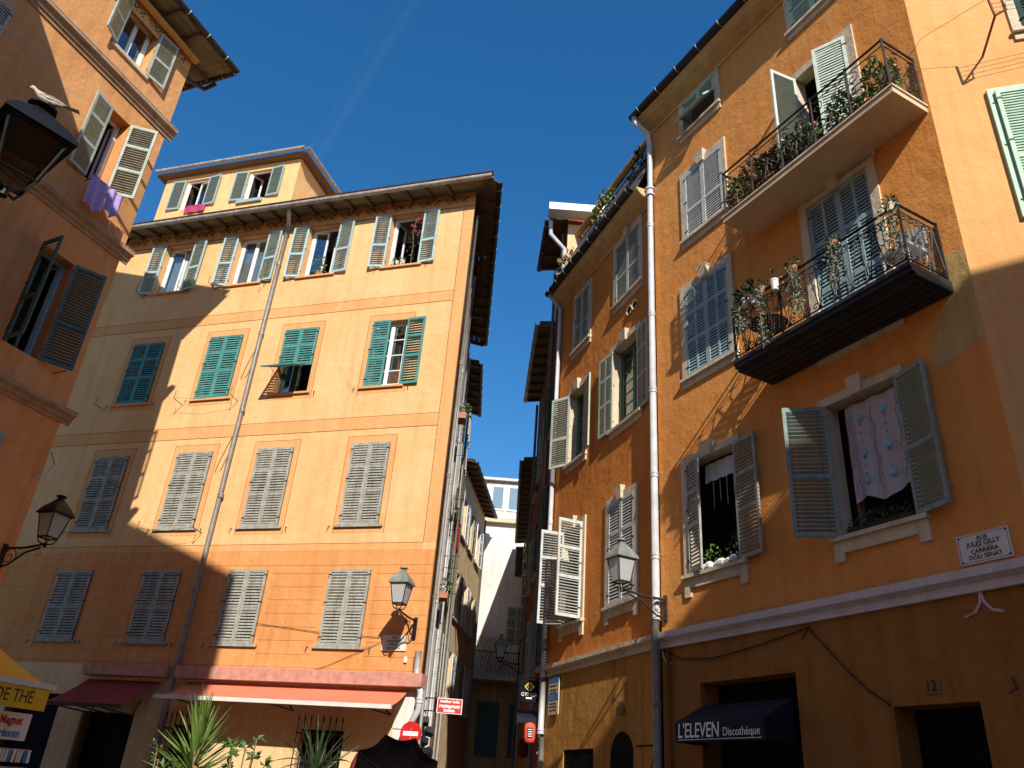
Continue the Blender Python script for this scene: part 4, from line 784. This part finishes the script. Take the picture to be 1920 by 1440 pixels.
b.build('table_top', 'iron', tb_); MB().tube([(.26 * math.cos(a * .3142), .26 * math.sin(a * .3142), .57) for a in range(21)], .014, 5).build('rim', 'iron', tb_)
for a in (0, 2.1, 4.2): MB().tube([(0, 0, .56), (.05 * math.cos(a), .05 * math.sin(a), .3), (.22 * math.cos(a), .22 * math.sin(a), 0)], .012, 5).build('leg', 'iron', tb_)
ch = thing('balcony_chair', 'transparent grey chair with a red spot at the lower balcony corner', 'chair', FC @ T(5.25, -.35, 7.35)); MB().box(-.2, .2, -.2, .2, .42, .45).build('seat', 'frost', ch); MB().box(-.2, .2, .17, .2, .45, .85).build('backrest', 'frost', ch)
for sx in (-.17, .17):
    for sy in (-.17, .17): MB().tube([(sx, sy, 0), (sx, sy, .42)], .012, 5).build('leg', 'zinc', ch)
MB().lathe([(.01, 0), (.045, .03), (.045, .07), (.01, .1)], (0, -.1, .45), 8).build('red_ball', 'redp', ch)
# --- street plaque, number, awning and lettering
pl = thing('street_plaque', 'marble street plaque RUE JULES GILLY above the grey cornice', 'sign', FC @ T(5.28, -.002, 4.22)); MB().box(-.28, .28, -.02, 0, -.155, .155).build('plate', 'marble', pl); b = MB(); b.box(-.26, .26, -.0225, -.0205, .135, .139); b.box(-.26, .26, -.0225, -.0205, -.139, -.135); b.box(-.264, -.26, -.0225, -.0205, -.139, .139); b.box(.26, .264, -.0225, -.0205, -.139, .139); b.build('border_line', 'ink', pl); MB().box(-.1, .1, -.0225, -.0205, .005, .008).build('divider', 'ink', pl)
for s, z, sz in (('RUE', .095, .065), ('JULES GILLY', .04, .068), ('CARRIERA', -.035, .064), ('DÒU SENAT', -.095, .064)): text(s, sz, 'lettering', 'ink', pl, T(0, -.022, z), bold=.001)
for sx in (-.25, .25):
    for sz in (-.125, .125): MB().lathe([(.01, 0), (.008, .006)], n=8).build('screw', 'ink', pl, T(sx, -.02, sz) @ RX(90))
nb = thing('house_number', 'blue grey number 12 tile over the dark doorway', 'sign', FC @ T(4.42, -.002, 2.93)); MB().box(-.1, .1, -.012, 0, -.075, .075).build('tile', 'Clow', nb); text('12', .15, 'lettering', 'ink', nb, T(0, -.014, 0), sx=.9, bold=.004)
for cx in (5.14, .02):
    pts = lambda s: [(cx, -.012, 3.79), (cx + s * .02, -.012, 3.68), (cx + s * .09, -.012, 3.59), (cx + s * .2, -.012, 3.56)]
    b = MB(); b.tube(pts(1), .016, 5); 
    if cx > 1: b.tube(pts(-1), .016, 5)
    b.build('plaster_flourish', 'mauve', bC)
MB().tube([(.05, -.03, 3.76), (.5, -.03, 3.58), (1.16, -.03, 3.53), (2.0, -.03, 3.6), (2.9, -.03, 3.72), (3.1, -.03, 3.5), (3.36, -.03, 3.22), (3.65, -.03, 2.95), (3.92, -.03, 2.77)], .01, 5).build('cable', 'iron', bC); MB().tube([(2.9, -.01, 3.74), (2.8, -.06, 3.58)], .008, 5).build('cable_hook', 'iron', bC)
MB().tube([(5.3, -.04, 2.95), (5.32, -.04, 2.85), (5.28, -.1, 2.8)], .012, 5).build('wall_hook', 'iron2', bC)
ea = thing('nightclub_awning', "navy awning lettered L'ELEVEN Discothèque over a dark doorway", 'awning', FC @ T(0, 0, 0))
b = MB(); u0, u1 = .88, 2.52; b.add([(u0, -.01, 2.93), (u1, -.01, 2.93), (u1, -.5, 2.66), (u0, -.5, 2.66), (u0, -.5, 2.42), (u1, -.5, 2.42)], [(0, 1, 2, 3), (3, 2, 5, 4)]); b.add([(u0, -.01, 2.93), (u0, -.5, 2.66), (u0, -.5, 2.42), (u0, -.01, 2.42)], [(0, 1, 2, 3)]); b.add([(u1, -.01, 2.93), (u1, -.5, 2.66), (u1, -.5, 2.42), (u1, -.01, 2.42)], [(0, 1, 2, 3)]); b.build('canopy', 'nav', ea)
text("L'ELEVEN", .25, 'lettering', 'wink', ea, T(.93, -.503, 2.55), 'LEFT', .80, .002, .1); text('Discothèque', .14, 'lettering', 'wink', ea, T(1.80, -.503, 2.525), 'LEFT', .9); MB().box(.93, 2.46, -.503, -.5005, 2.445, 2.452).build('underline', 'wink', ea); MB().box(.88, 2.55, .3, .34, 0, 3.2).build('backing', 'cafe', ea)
# drainpipe between C and M with hopper heads
pipe(bC, I, [(-.02, -.47, 14.66), (-.02, -.45, 14.5), (.06, -.2, 14.3), (.02, -.1, 14.1), (0, -.1, 12), (0, -.1, 4.2)], .06, 'pipew', [(0, -.1, z) for z in (13.9, 11.9, 9.8, 8.2, 6.6, 5.2)])
MB().lathe([(.06, -.12), (.1, -.1), (.1, -.06), (.075, -.05), (.075, .05), (.1, .06), (.1, .1), (.06, .12)], (0, -.1, 12.75), 12).build('pipe_joint', 'pipew', bC)
pipe(bC, I, [(0, -.14, 4.2), (.02, -.14, 3.6), (.05, -.14, .05)], .062, 'pipeg', [(.03, -.14, 3.0)]); pipe(bC, I, [(.2, -.05, 3.75), (.2, -.05, .05)], .02, 'Clow')
tl = thing('line_frame', 'rusty iron clothes-line frame with wires on the pale wall', 'frame', FD @ T(.75, 0, 10.75)); MB().tube([(0, 0, 0), (.02, -.62, .02)], .016, 5).build('arm', 'rust', tl); MB().tube([(.02, -.62, .02), (-.0, -.62, .36)], .016, 5).build('post', 'rust', tl); MB().tube([(.02, -.62, .02), (.16, -.62, .1), (.16, -.62, .2)], .016, 5).build('hook', 'rust', tl)
for k in range(4): MB().tube([(0, -.62, .08 + .08 * k), (2.6, -.5, .3 + .08 * k)], .004, 4).build('wire', 'rust', tl)
MB().tube([(0, -.62, .36), (-.75, -.3, .2), (-.9, -.1, .1)], .004, 4).build('wire', 'rust', tl)

# ================================================================ M: rust-orange house between the pipe and the alley
bM = thing('rust_orange_house', 'rust orange house with black gutter at the alley mouth', 'building', FM)
WM = {'1R': (-1.53, -.52, 10.95, 12.45), '1L': (-3.62, -2.88, 10.9, 12.38), '2R': (-1.62, -.6, 8.1, 9.88), '2L': (-3.72, -2.95, 8.1, 9.8), '3R': (-1.74, -.77, 4.72, 6.6), '3L': (-3.75, -2.88, 4.7, 6.6)}
ML = -4.45
wall('wall', 'M', bM, I, ML, 0, 4.03, 12.82, list(WM.values()), rev=.2, revmt='stone'); wall('ground_floor_wall', 'Mlow', bM, I, ML, 0, 0, 4.03, [(-3.5, -2.25, 0, 2.46)], rev=.3)
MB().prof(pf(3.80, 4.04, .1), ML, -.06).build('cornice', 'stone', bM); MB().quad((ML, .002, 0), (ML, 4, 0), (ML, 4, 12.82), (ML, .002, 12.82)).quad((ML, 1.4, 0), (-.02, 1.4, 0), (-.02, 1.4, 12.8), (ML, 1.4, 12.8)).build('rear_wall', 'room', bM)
MB().prof([(-.001, 12.56), (-.03, 12.56), (-.05, 12.6), (-.15, 12.64), (-.28, 12.72), (-.36, 12.82), (-.36, 12.86), (-.001, 12.86)], ML, .0).build('eave_cove', 'cove', bM); gutter(bM, I, (ML - .05, -.42, 12.92), (-.1, -.42, 12.92), .085, 'black', .45)
slm = MB().box(-.215, .215, -.008, .008, 0, .27); sme = bpy.data.meshes.new('slate'); sme.from_pydata(slm.v, [], slm.f); sme.materials.append(MT['slate'])
for k in range(9):
    for j in range(10):
        x = ML + .22 + j * .44 + .2 * (k % 2)
        if x + .22 < .02: put('slate', sme, None, bM, T(x, -.345 + k * .0825, 12.88 + k * .22) @ RX(-18 + random.uniform(-1, 1)) @ RY(random.uniform(-1.5, 1.5)))
MB().quad((ML, -.33, 12.88), (0, -.33, 12.88), (0, .42, 14.88), (ML, .42, 14.88)).build('mansard', 'slate', bM); MB().tube([(ML, .3, 14.97), (-.02, .3, 14.97)], .095, 8).build('ridge_pipe', 'beam', bM); MB().quad((ML, .42, 14.88), (0, .42, 14.88), (0, 4, 14.88), (ML, 4, 14.88)).build('roof', 'slate', bM)
for k, v in WM.items(): surround(bM, I, *v, wd=.12, key=k != '1L', apron=.3 if k[0] == '3' else 0)
for k in ('1R', '1L', '3R'): pair(bM, I, *WM[k], 'sage' if k != '3R' else 'white_sh', 0, 0, panels=(0, .4, 1) if k[0] == '1' else (0, .36, .68, 1), single=True, y=-.02)
pair(bM, I, *WM['2R'], 'sage', 176, 175, panels=(0, .38, .7, 1), cols=2, wl=.53, wr=.46, single=True); casement(bM, I, *WM['2R'], 'gwin', rows=7); pair(bM, I, *WM['2L'], 'sage', 150, 168, panels=(0, .4, 1), wl=.5, wr=.47, single=True); casement(bM, I, *WM['2L'], 'gwin', rows=6)
pair(bM, I, *WM['3L'], 'white_sh', 97, 93, panels=(0, .4, .7, 1), wl=.5, wr=.52, single=True); casement(bM, I, *WM['3L'], 'wood')
for x in (-.72, -.95): MB().tube([(x + .1 * math.cos(a * .5236), -.02, 10.5 + .1 * math.sin(a * .5236)) for a in range(13)], .02, 5).build('vent_ring', 'stone', bM); MB().lathe([(.09, 0), (.09, .02)], n=12).build('vent', 'cafe', bM, T(x, .0, 10.5) @ RX(90))
pipe(bM, I, [(ML + .08, -.42, 12.84), (ML + .06, -.3, 12.7), (ML + .05, -.09, 12.5), (ML + .04, -.09, 6.8)], .048, 'pipew', [(ML + .04, -.09, z) for z in (11, 9, 7)]); pipe(bM, I, [(ML + .04, -.09, 6.8), (ML + .05, -.09, 3.7)], .06, 'pipeg'); pipe(bM, I, [(ML + .05, -.09, 3.7), (ML + .05, -.09, 2.75)], .06, 'pipew', [(ML + .05, -.09, 2.8)]); pipe(bM, I, [(ML + .12, -.09, 2.7), (ML + .14, -.09, 0)], .06, 'zinc')
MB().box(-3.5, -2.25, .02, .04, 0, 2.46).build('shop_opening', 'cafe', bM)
A_ = [(-1.6, 0), (-1.6, 2.3)] + [(-1.22 + .38 * math.cos(t), 2.3 + .38 * math.sin(t)) for t in [math.pi - i * math.pi / 10 for i in range(1, 10)]] + [(-.86, 2.3), (-.86, 0)]
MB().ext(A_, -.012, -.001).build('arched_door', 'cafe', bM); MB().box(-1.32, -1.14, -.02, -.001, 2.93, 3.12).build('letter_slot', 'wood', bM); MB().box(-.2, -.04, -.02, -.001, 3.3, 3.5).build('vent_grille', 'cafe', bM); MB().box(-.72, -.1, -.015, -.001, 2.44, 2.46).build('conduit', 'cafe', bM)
MB().tube([(-.12, -.04, 2.95), (-.1, -.05, 2.4), (-.28, -.05, 2.0), (-.45, -.05, 1.6)], .008, 5).build('loose_cable', 'iron', bM)
sg = thing('direction_board', 'street information board with blue headings beside the alley', 'sign', FM @ T(-3.94, -.03, 3.42)); MB().box(-.24, .24, -.02, 0, -.34, .34).build('board', 'stone', sg); MB().box(-.24, .24, -.024, -.0205, .24, .335).build('heading', 'bluep', sg); MB().box(-.24, .24, -.024, -.0205, -.08, .03).build('heading', 'bluep', sg)
for z in (.18, .1, .05, -.14, -.2, -.26): MB().box(-.18, .14, -.023, -.0205, z - .01, z + .01).build('text_line', 'ink', sg)
for k in range(3):
    pt = thing('roof_plant', ('pale green weed sprouting above the black gutter', 'dry brown weed beside the roof pipe', 'dark creeper on the slates near the white drainpipe')[k], 'plant', FM @ T((-2.4, -4.2, -.45)[k], (.15, .0, .1)[k], (13.9, 13.3, 13.6)[k])); MB().foliage((0, 0, .4), (.5, .25, .45), 150, .11).build('foliage', ('leafy', 'dry', 'leafd')[k], pt)
    for j in range(5): MB().tube([(0, 0, 0), (random.uniform(-.4, .4), random.uniform(-.2, .2), random.uniform(.3, .8))], .01, 4).build('stem', 'dry', pt)

# ================================================================ alley houses
def block(name, label, x0, y0, x1, y1, z1, mt, out=.5, side=1, rows=(), shm='dgreen', soff='wood', top=None):
    """alley house whose street front runs from (x0,y0) to (x1,y1)"""
    az = math.degrees(math.atan2(x1 - x0, y1 - y0)); L = math.hypot(x1 - x0, y1 - y0)
    Fm = frame(x0, y0, az) if side > 0 else frame(x1, y1, az + 180)
    t = thing(name, label, 'building', Fm); hs = [(u, u + .8, z0, z1_) for u in rows for z0, z1_ in ((4.2, 5.9), (7.0, 8.6), (9.9, 11.4)) if u + .8 < L]
    wall('wall', mt, t, I, 0, L, 0, z1, hs); b = MB(); b.quad((0, .002, 0), (0, 3.5, 0), (0, 3.5, z1), (0, .002, z1)); b.quad((L, .002, 0), (L, .002, z1), (L, 3.5, z1), (L, 3.5, 0)); b.quad((0, 1.2, 0), (L, 1.2, 0), (L, 1.2, z1), (0, 1.2, z1)); b.build('side_wall', mt, t)
    for k, h in enumerate(hs): pair(t, I, *h, shm if isinstance(shm, str) else shm[k % len(shm)], random.choice((165, 172, 176)), random.choice((168, 174, 176)), pitch=.075); MB().box(h[0] - .08, h[1] + .08, -.08, .1, h[2] - .06, h[2] - .004).build('sill', 'stone', t)
    eave(t, I, 0, L, z1, out, .08, .6, mt=soff, gm='iron2' if soff == 'wood' else 'zinc'); MB().quad((0, -out, z1 + .02), (L, -out, z1 + .02), (L, 3.5, z1 + .4), (0, 3.5, z1 + .4)).build('roof', 'tile', t)
    for u in (.25, L - .3): pipe(t, I, [(u, -.08, z1 - .3), (u, -.08, .1)], .045, 'pipeg')
    return t
block('alley_house', 'shaded ochre alley house behind the ochre corner house', -1.55, 22.9, -1.6, 27.0, 14.3, 'alley', .42, 1, (.5, 2.4), ('sage', 'grey'))
cb = block('cream_house', 'sunlit cream house deeper in the alley with dark gutter', -1.55, 27.05, -.72, 33.4, 12.45, 'cream', .42, 1, (.8, 2.6, 4.5), ('wwin', 'sage'))
nh = block('narrow_alley_house', 'shaded house with white roof board just behind the rust orange house', 1.16, 16.85, 1.08, 19.2, 15.5, 'red', .48, -1, (.5, 2.3), 'dgreen')
MB().quad((0, 0, 0), (1, 0, 0), (1, 0, 1), (0, 0, 1)).build('gable_wall', 'cream', nh, nh.matrix_basis.inverted() @ Matrix.Translation((1.17, 16.82, 12.0)) @ Matrix.Diagonal((4, 1, 3.3, 1)))
MB().box(0, 3.5, -.5, .0, 0, .05).box(0, 3.5, -.53, -.5, -.12, .1).build('roof_board', 'wwin', nh, nh.matrix_basis.inverted() @ Matrix.Translation((.62, 16.8, 15.45)))
MB().tube([(.7, 16.75, 15.3), (.72, 16.8, 14.9), (1.1, 16.75, 14.4), (1.12, 16.75, 12.9)], .06, 8).build('drainpipe', 'pipew', nh, nh.matrix_basis.inverted())
block('red_alley_house', 'dark red alley house with green shutters in shade', 1.08, 19.25, .98, 24.3, 13.7, 'red', .42, -1, (.6, 2.4, 4.4), ('dgreen', 'sage'), soff='soffit')
block('dark_alley_house', 'farther dark red alley house before the white end house', 1.0, 24.35, 1.2, 33.9, 11.6, 'red', .42, -1, (1.0, 3.2), 'dgreen')
we = thing('white_end_house', 'white house closing the alley with an iron balcony and roof dormer', 'building', frame(-3, 34.2, 90))
wall('wall', 'white', we, I, 0, 9, 5.9, 12.4, [(3.75, 4.5, 10.1, 11.4), (3.55, 4.35, 7.3, 8.8)]); wall('lower_wall', 'alley', we, I, 0, 9, 0, 5.9, [(2.6, 3.5, 3.0, 5.0), (3.9, 4.6, 3.0, 5.0), (2.3, 4.8, 0, 2.4)])
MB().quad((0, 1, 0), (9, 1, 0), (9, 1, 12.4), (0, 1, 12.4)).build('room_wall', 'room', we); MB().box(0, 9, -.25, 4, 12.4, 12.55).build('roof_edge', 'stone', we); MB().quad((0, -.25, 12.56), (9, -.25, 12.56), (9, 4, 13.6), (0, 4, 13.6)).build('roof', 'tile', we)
for h, mt in (((3.75, 4.5, 10.1, 11.4), 'wood'), ((3.55, 4.35, 7.3, 8.8), 'sage'), ((2.6, 3.5, 3.0, 5.0), 'dgreen'), ((3.9, 4.6, 3.0, 5.0), 'dgreen')): pair(we, I, *h, mt, 0, 0, pitch=.08)
MB().box(2.2, 5.2, -.8, -.002, 5.75, 5.9).build('balcony', 'stone', we)
b = MB()
for k in range(31): b.tube([(2.22 + k * .099, -.78, 5.9), (2.22 + k * .099, -.78, 6.8)], .011, 4)
b.tube([(2.2, -.78, 6.82), (5.2, -.78, 6.82)], .02, 5).build('balcony_railing', 'iron', we)
b = MB()
for k in range(9): b.tube([(2.3 + k * .13, -.7, 6.0), (2.9 + k * .13, -.7, 7.4)], .01, 4).tube([(2.9 + k * .13, -.7, 6.0), (2.3 + k * .13, -.7, 7.4)], .01, 4)
b.build('trellis', 'wood', we)
dm = MB().prism([(2.2, .6), (4.0, .6), (4.0, 3), (2.2, 3)], 12.6, 14.6).build('dormer', 'zinc', we); recalc(dm); MB().box(2.0, 4.15, .4, 3.2, 14.6, 14.72).build('dormer_roof', 'zinc', dm); MB().box(4.0, 4.2, .3, 3.3, 14.3, 14.8).build('dormer_bargeboard', 'tile', dm)
for x in (2.45, 3.2): MB().box(x, x + .62, .56, .598, 13.2, 14.4).build('window_frame', 'wwin', dm); MB().box(x + .07, x + .55, .545, .559, 13.28, 14.32).build('pane', 'glass', dm)
street_lamp('wall lamp with white lantern in front of the alley end balcony', frame(1.02, 24.5, 180) @ T(0, 0, 5.0), .75, 'iron', 'frost', 'lampg')
gy = thing('bar_sign', 'black hanging GYNZA bar sign with gold diamond emblem', 'sign', Matrix.Translation((.82, 17.0, 3.56))); MB().ext([(-.19, .2), (.19, .2), (.19, -.2), (.1, -.23), (-.1, -.23), (-.19, -.2)], -.02, .02).build('board', 'cafe', gy); MB().ext([(0, .17), (.1, .07), (0, -.03), (-.1, .07)], -.024, -.0205).build('diamond', 'gold', gy); MB().ext([(0, .14), (.07, .07), (0, 0), (-.07, .07)], -.027, -.0245).build('diamond_inner', 'cafe', gy)
text('G', .11, 'lettering', 'gold', gy, T(0, -.029, .07)); text('GYNZA', .1, 'lettering', 'wink', gy, T(0, -.023, -.08), sx=.95); MB().box(-.06, .06, -.024, -.0205, -.16, -.13).build('caption_bar', 'wink', gy); MB().tube([(-.17, 0, .24), (.33, 0, .24)], .012, 5).tube([(-.15, 0, .2), (-.15, 0, .24)], .008, 4).tube([(.15, 0, .2), (.15, 0, .24)], .008, 4).build('arm', 'iron', gy)
aw = thing('bar_canopy', 'small black canopy below the bar sign', 'awning', Matrix.Translation((.85, 17.15, 3.1))); MB().add([(-.25, -.3, -.05), (.3, -.3, -.05), (.3, .5, .15), (-.25, .5, .15), (-.25, -.3, -.16), (.3, -.3, -.16)], [(0, 1, 2, 3), (0, 4, 5, 1)]).build('canopy', 'nav', aw); MB().tube([(.3, .4, .1), (-.2, .4, .1)], .01, 4).build('frame', 'iron', aw)
ln = thing('paper_lantern', 'red paper lantern with black and white panel in the alley mouth', 'lantern', Matrix.Translation((.87, 16.9, 2.58))); MB().lathe([(.05, 0), (.1, .03), (.115, .1), (.115, .28), (.1, .35), (.05, .38)], n=16).build('shade', 'lant', ln, smooth=True); MB().box(-.05, .05, -.122, -.112, .1, .28).build('panel', 'cafe', ln)
for k in range(4): MB().box(-.04, .04, -.1235, -.1222, .12 + .04 * k, .135 + .04 * k).build('glyph', 'wink', ln)
MB().tube([(0, 0, .38), (0, 0, .6), (.25, 0, .62)], .006, 4).build('cord', 'iron', ln)
ln2 = thing('paper_lantern', 'darker red paper lantern behind the panelled one', 'lantern', Matrix.Translation((.78, 17.6, 2.35))); MB().lathe([(.05, 0), (.1, .03), (.115, .1), (.115, .26), (.1, .33), (.05, .36)], n=16).build('shade', 'wine', ln2, smooth=True); MB().tube([(0, 0, .36), (0, 0, .7), (.3, 0, .72)], .006, 4).build('cord', 'iron', ln2)
for k, (x, y, z, mt) in enumerate(((-.55, 19, 1.68, 'bluep'), (-.3, 19.2, 1.62, 'leaf'))):
    bo = thing('balloon', ('blue balloon low in the alley', 'green balloon low in the alley')[k], 'balloon', Matrix.Translation((x, y, z))); MB().lathe([(.01, -.16), (.08, -.1), (.13, 0), (.12, .08), (.06, .14), (.01, .15)], n=14).build('skin', mt, bo, smooth=True); MB().tube([(0, 0, -.16), (.02, 0, -z)], .004, 4).build('string', 'wwin', bo)

# ================================================================ foreground plants and parasol
def blade(L, w, droop):
    b = MB(); n = 5; vs = []
    for i in range(n + 1):
        f = i / n; ww = w * (0.55 + 1.2 * f - 1.75 * f * f + .0) if f < 1 else 0.002; x = L * f * (1 - .25 * droop * f); z = L * (-.55 * droop * f * f)
        vs += [(x, -max(ww, .002), z + .3 * max(ww, .002)), (x, 0, z), (x, max(ww, .002), z + .3 * max(ww, .002))]
    b.add(vs, [(3 * i + k, 3 * i + k + 1, 3 * i + k + 4, 3 * i + k + 3) for i in range(n) for k in range(2)]); me = bpy.data.meshes.new('leaf'); me.from_pydata(b.v, [], b.f); me.materials.append(MT['leafy']); return me
BL = [blade(.66, .02, .12), blade(.62, .022, .8), blade(.55, .026, 1.5)]
yu = thing('yucca', 'tall yucca with long pointed yellow-green leaves before the coral awning', 'plant', Matrix.Translation((-3.08, 9.6, 0)))
MB().tube([(0, 0, .45), (.02, 0, 1.0), (-.02, 0, 1.9)], [.07, .06, .045], 8).build('trunk', 'dry', yu); MB().lathe([(.2, 0), (.26, .45), (.28, .45)], n=14).build('pot', 'pot', yu)
for k in range(380):
    f = random.random() ** .8; el = (88 - 150 * f) + random.uniform(-14, 14); an = k * 137.5; z = 1.95 - .95 * f
    put('leaf', BL[0 if el > 20 else (1 if el > -15 else 2)], None, yu, T(-.02, 0, z) @ RZ(an) @ RY(-el) @ RX(random.uniform(-60, 60)) @ Matrix.Scale(random.uniform(.6, .95), 4))
def shrub(label, x, y, z, mt, n=16, s=1.0):
    t = thing('leafy_shrub', label, 'plant', Matrix.Translation((x, y, 0))); b = MB()
    for k in range(n):
        a = random.uniform(0, 6.28); r = random.uniform(.1, .5) * s; p = (r * math.cos(a), r * math.sin(a), z + random.uniform(-.4, .15)); MB().tube([(0, 0, .3), (p[0] * .4, p[1] * .4, z * .6), p], .008, 4).build('stem', 'dry', t)
        for q in range(7): b.leaf(p, (random.uniform(-1, 1), random.uniform(-1, 1), random.uniform(-.2, 1)), .045, random.uniform(.08, .14))
    b.build('foliage', mt, t); MB().lathe([(.16, 0), (.2, .36)], n=12).build('pot', 'pot', t); return t
shrub('leafy schefflera shrub left of the yucca', -3.42, 9.5, 1.75, 'leaf', 14, .7); shrub('leafy shrub with round leaf whorls right of the yucca', -2.62, 9.7, 1.85, 'leaf', 10, .6)
dp = thing('dark_palm', 'dark drooping dracaena in front of the barred window', 'plant', Matrix.Translation((-1.95, 10.4, 0))); MB().tube([(0, 0, .3), (0, 0, 1.75)], .04, 7).build('trunk', 'dry', dp); MB().lathe([(.18, 0), (.22, .34)], n=12).build('pot', 'pot', dp)
BD = []
for me in BL: m2 = me.copy(); m2.materials.clear(); m2.materials.append(MT['leafd']); BD.append(m2)
for k in range(70): el = random.uniform(-40, 80); put('leaf', BD[0 if el > 35 else 1 if el > 0 else 2], None, dp, T(0, 0, 1.8 - .2 * random.random()) @ RZ(k * 137.5) @ RY(-el) @ RX(random.uniform(-50, 50)))
ps = thing('black_parasol', 'open black parasol with scalloped rim in front of the no entry sign', 'parasol', Matrix.Translation((-.97, 9.9, 0))); cP = T(0, 0, 1.62) @ RX(-80); b = MB(); NR = 10; rr = .56
for k in range(NR):
    a0 = math.radians(3 + 36 * k)
    for j in range(6):
        for i in range(5):
            def pt(i, j): f = i / 5 + .0; g = j / 6; a = a0 + math.radians(36) * g; r = rr * f * (1 - .13 * math.sin(g * math.pi) * f); return (r * math.cos(a), r * math.sin(a), .2 * (1 - f * f))
            b.quad(pt(i, j), pt(i + 1, j), pt(i + 1, j + 1), pt(i, j + 1))
b.build('canopy', 'umb', ps, cP); MB().tube([(0, 0, .18), (0, 0, -.5)], .012, 6).build('shaft', 'iron', ps, cP)
for k in range(NR): a0 = math.radians(3 + 36 * k); MB().tube([(0, 0, .19), (rr * .5 * math.cos(a0), rr * .5 * math.sin(a0), .14), (rr * math.cos(a0), rr * math.sin(a0), -.005)], .005, 4).build('rib', 'iron', ps, cP)
MB().tube([(0, -.05, 1.6), (0, -.05, 0)], .02, 6).build('pole', 'iron', ps); MB().lathe([(.22, 0), (.2, .06), (.04, .08)], (0, -.05, 0), 16).build('base', 'iron', ps)
fc = thing('folded_parasol', 'wine red folded cloth and black handle beside the black parasol', 'parasol', Matrix.Translation((-1.45, 10.2, 0))); MB().lathe([(.02, 1.95), (.06, 1.85), (.12, 1.6), (.16, 1.2), (.04, 1.15)][::-1], n=9).build('canopy', 'wine', fc); MB().tube([(0, 0, 0), (0, 0, 1.2)], .02, 6).build('pole', 'iron', fc); MB().tube([(.18, 0, 1.75), (.16, 0, 2.0), (.24, 0, 2.06), (.3, 0, 1.98), (.3, 0, 1.7), (.05, 0, 1.5)], .018, 6).build('handle', 'iron', fc)
# thin aircraft trail high above
ct = bpy.data.materials.new('ice_trail'); ct.use_nodes = True; n, l = nt(ct); n.remove(n['Principled BSDF']); pv = n.new('ShaderNodeVolumePrincipled'); pv.inputs['Color'].default_value = (1, 1, 1, 1); pv.inputs['Density'].default_value = .00032; l.new(pv.outputs[0], n['Material Output'].inputs['Volume'])
def at_alt(px, py, z): d = RW @ Vector((px - 960, py - 720, F)); return CAMP + d * ((z - 1.6) / d.z)
for k, (q0, q1, rad) in enumerate((((590, 270), (745, 0), 9), ((615, 265), (790, -20), 7), ((615, 265), (790, -20), 14))):
    p0, p1 = at_alt(*q0, 1500), at_alt(*q1, 1500); pts = [p0 + (p1 - p0) * (i / 24 * 1.6 - .3) for i in range(25)]
    o = MB().tube([p - pts[0] + Vector((random.uniform(-2, 2), random.uniform(-2, 2), 0)) for p in pts], [.3 if i in (0, 24) else rad * random.uniform(.75, 1.25) for i in range(25)], 12).build('contrail', ct, None, Matrix.Translation(pts[0] + Vector((0, 0, k * .01))), smooth=True); o['kind'] = 'structure'
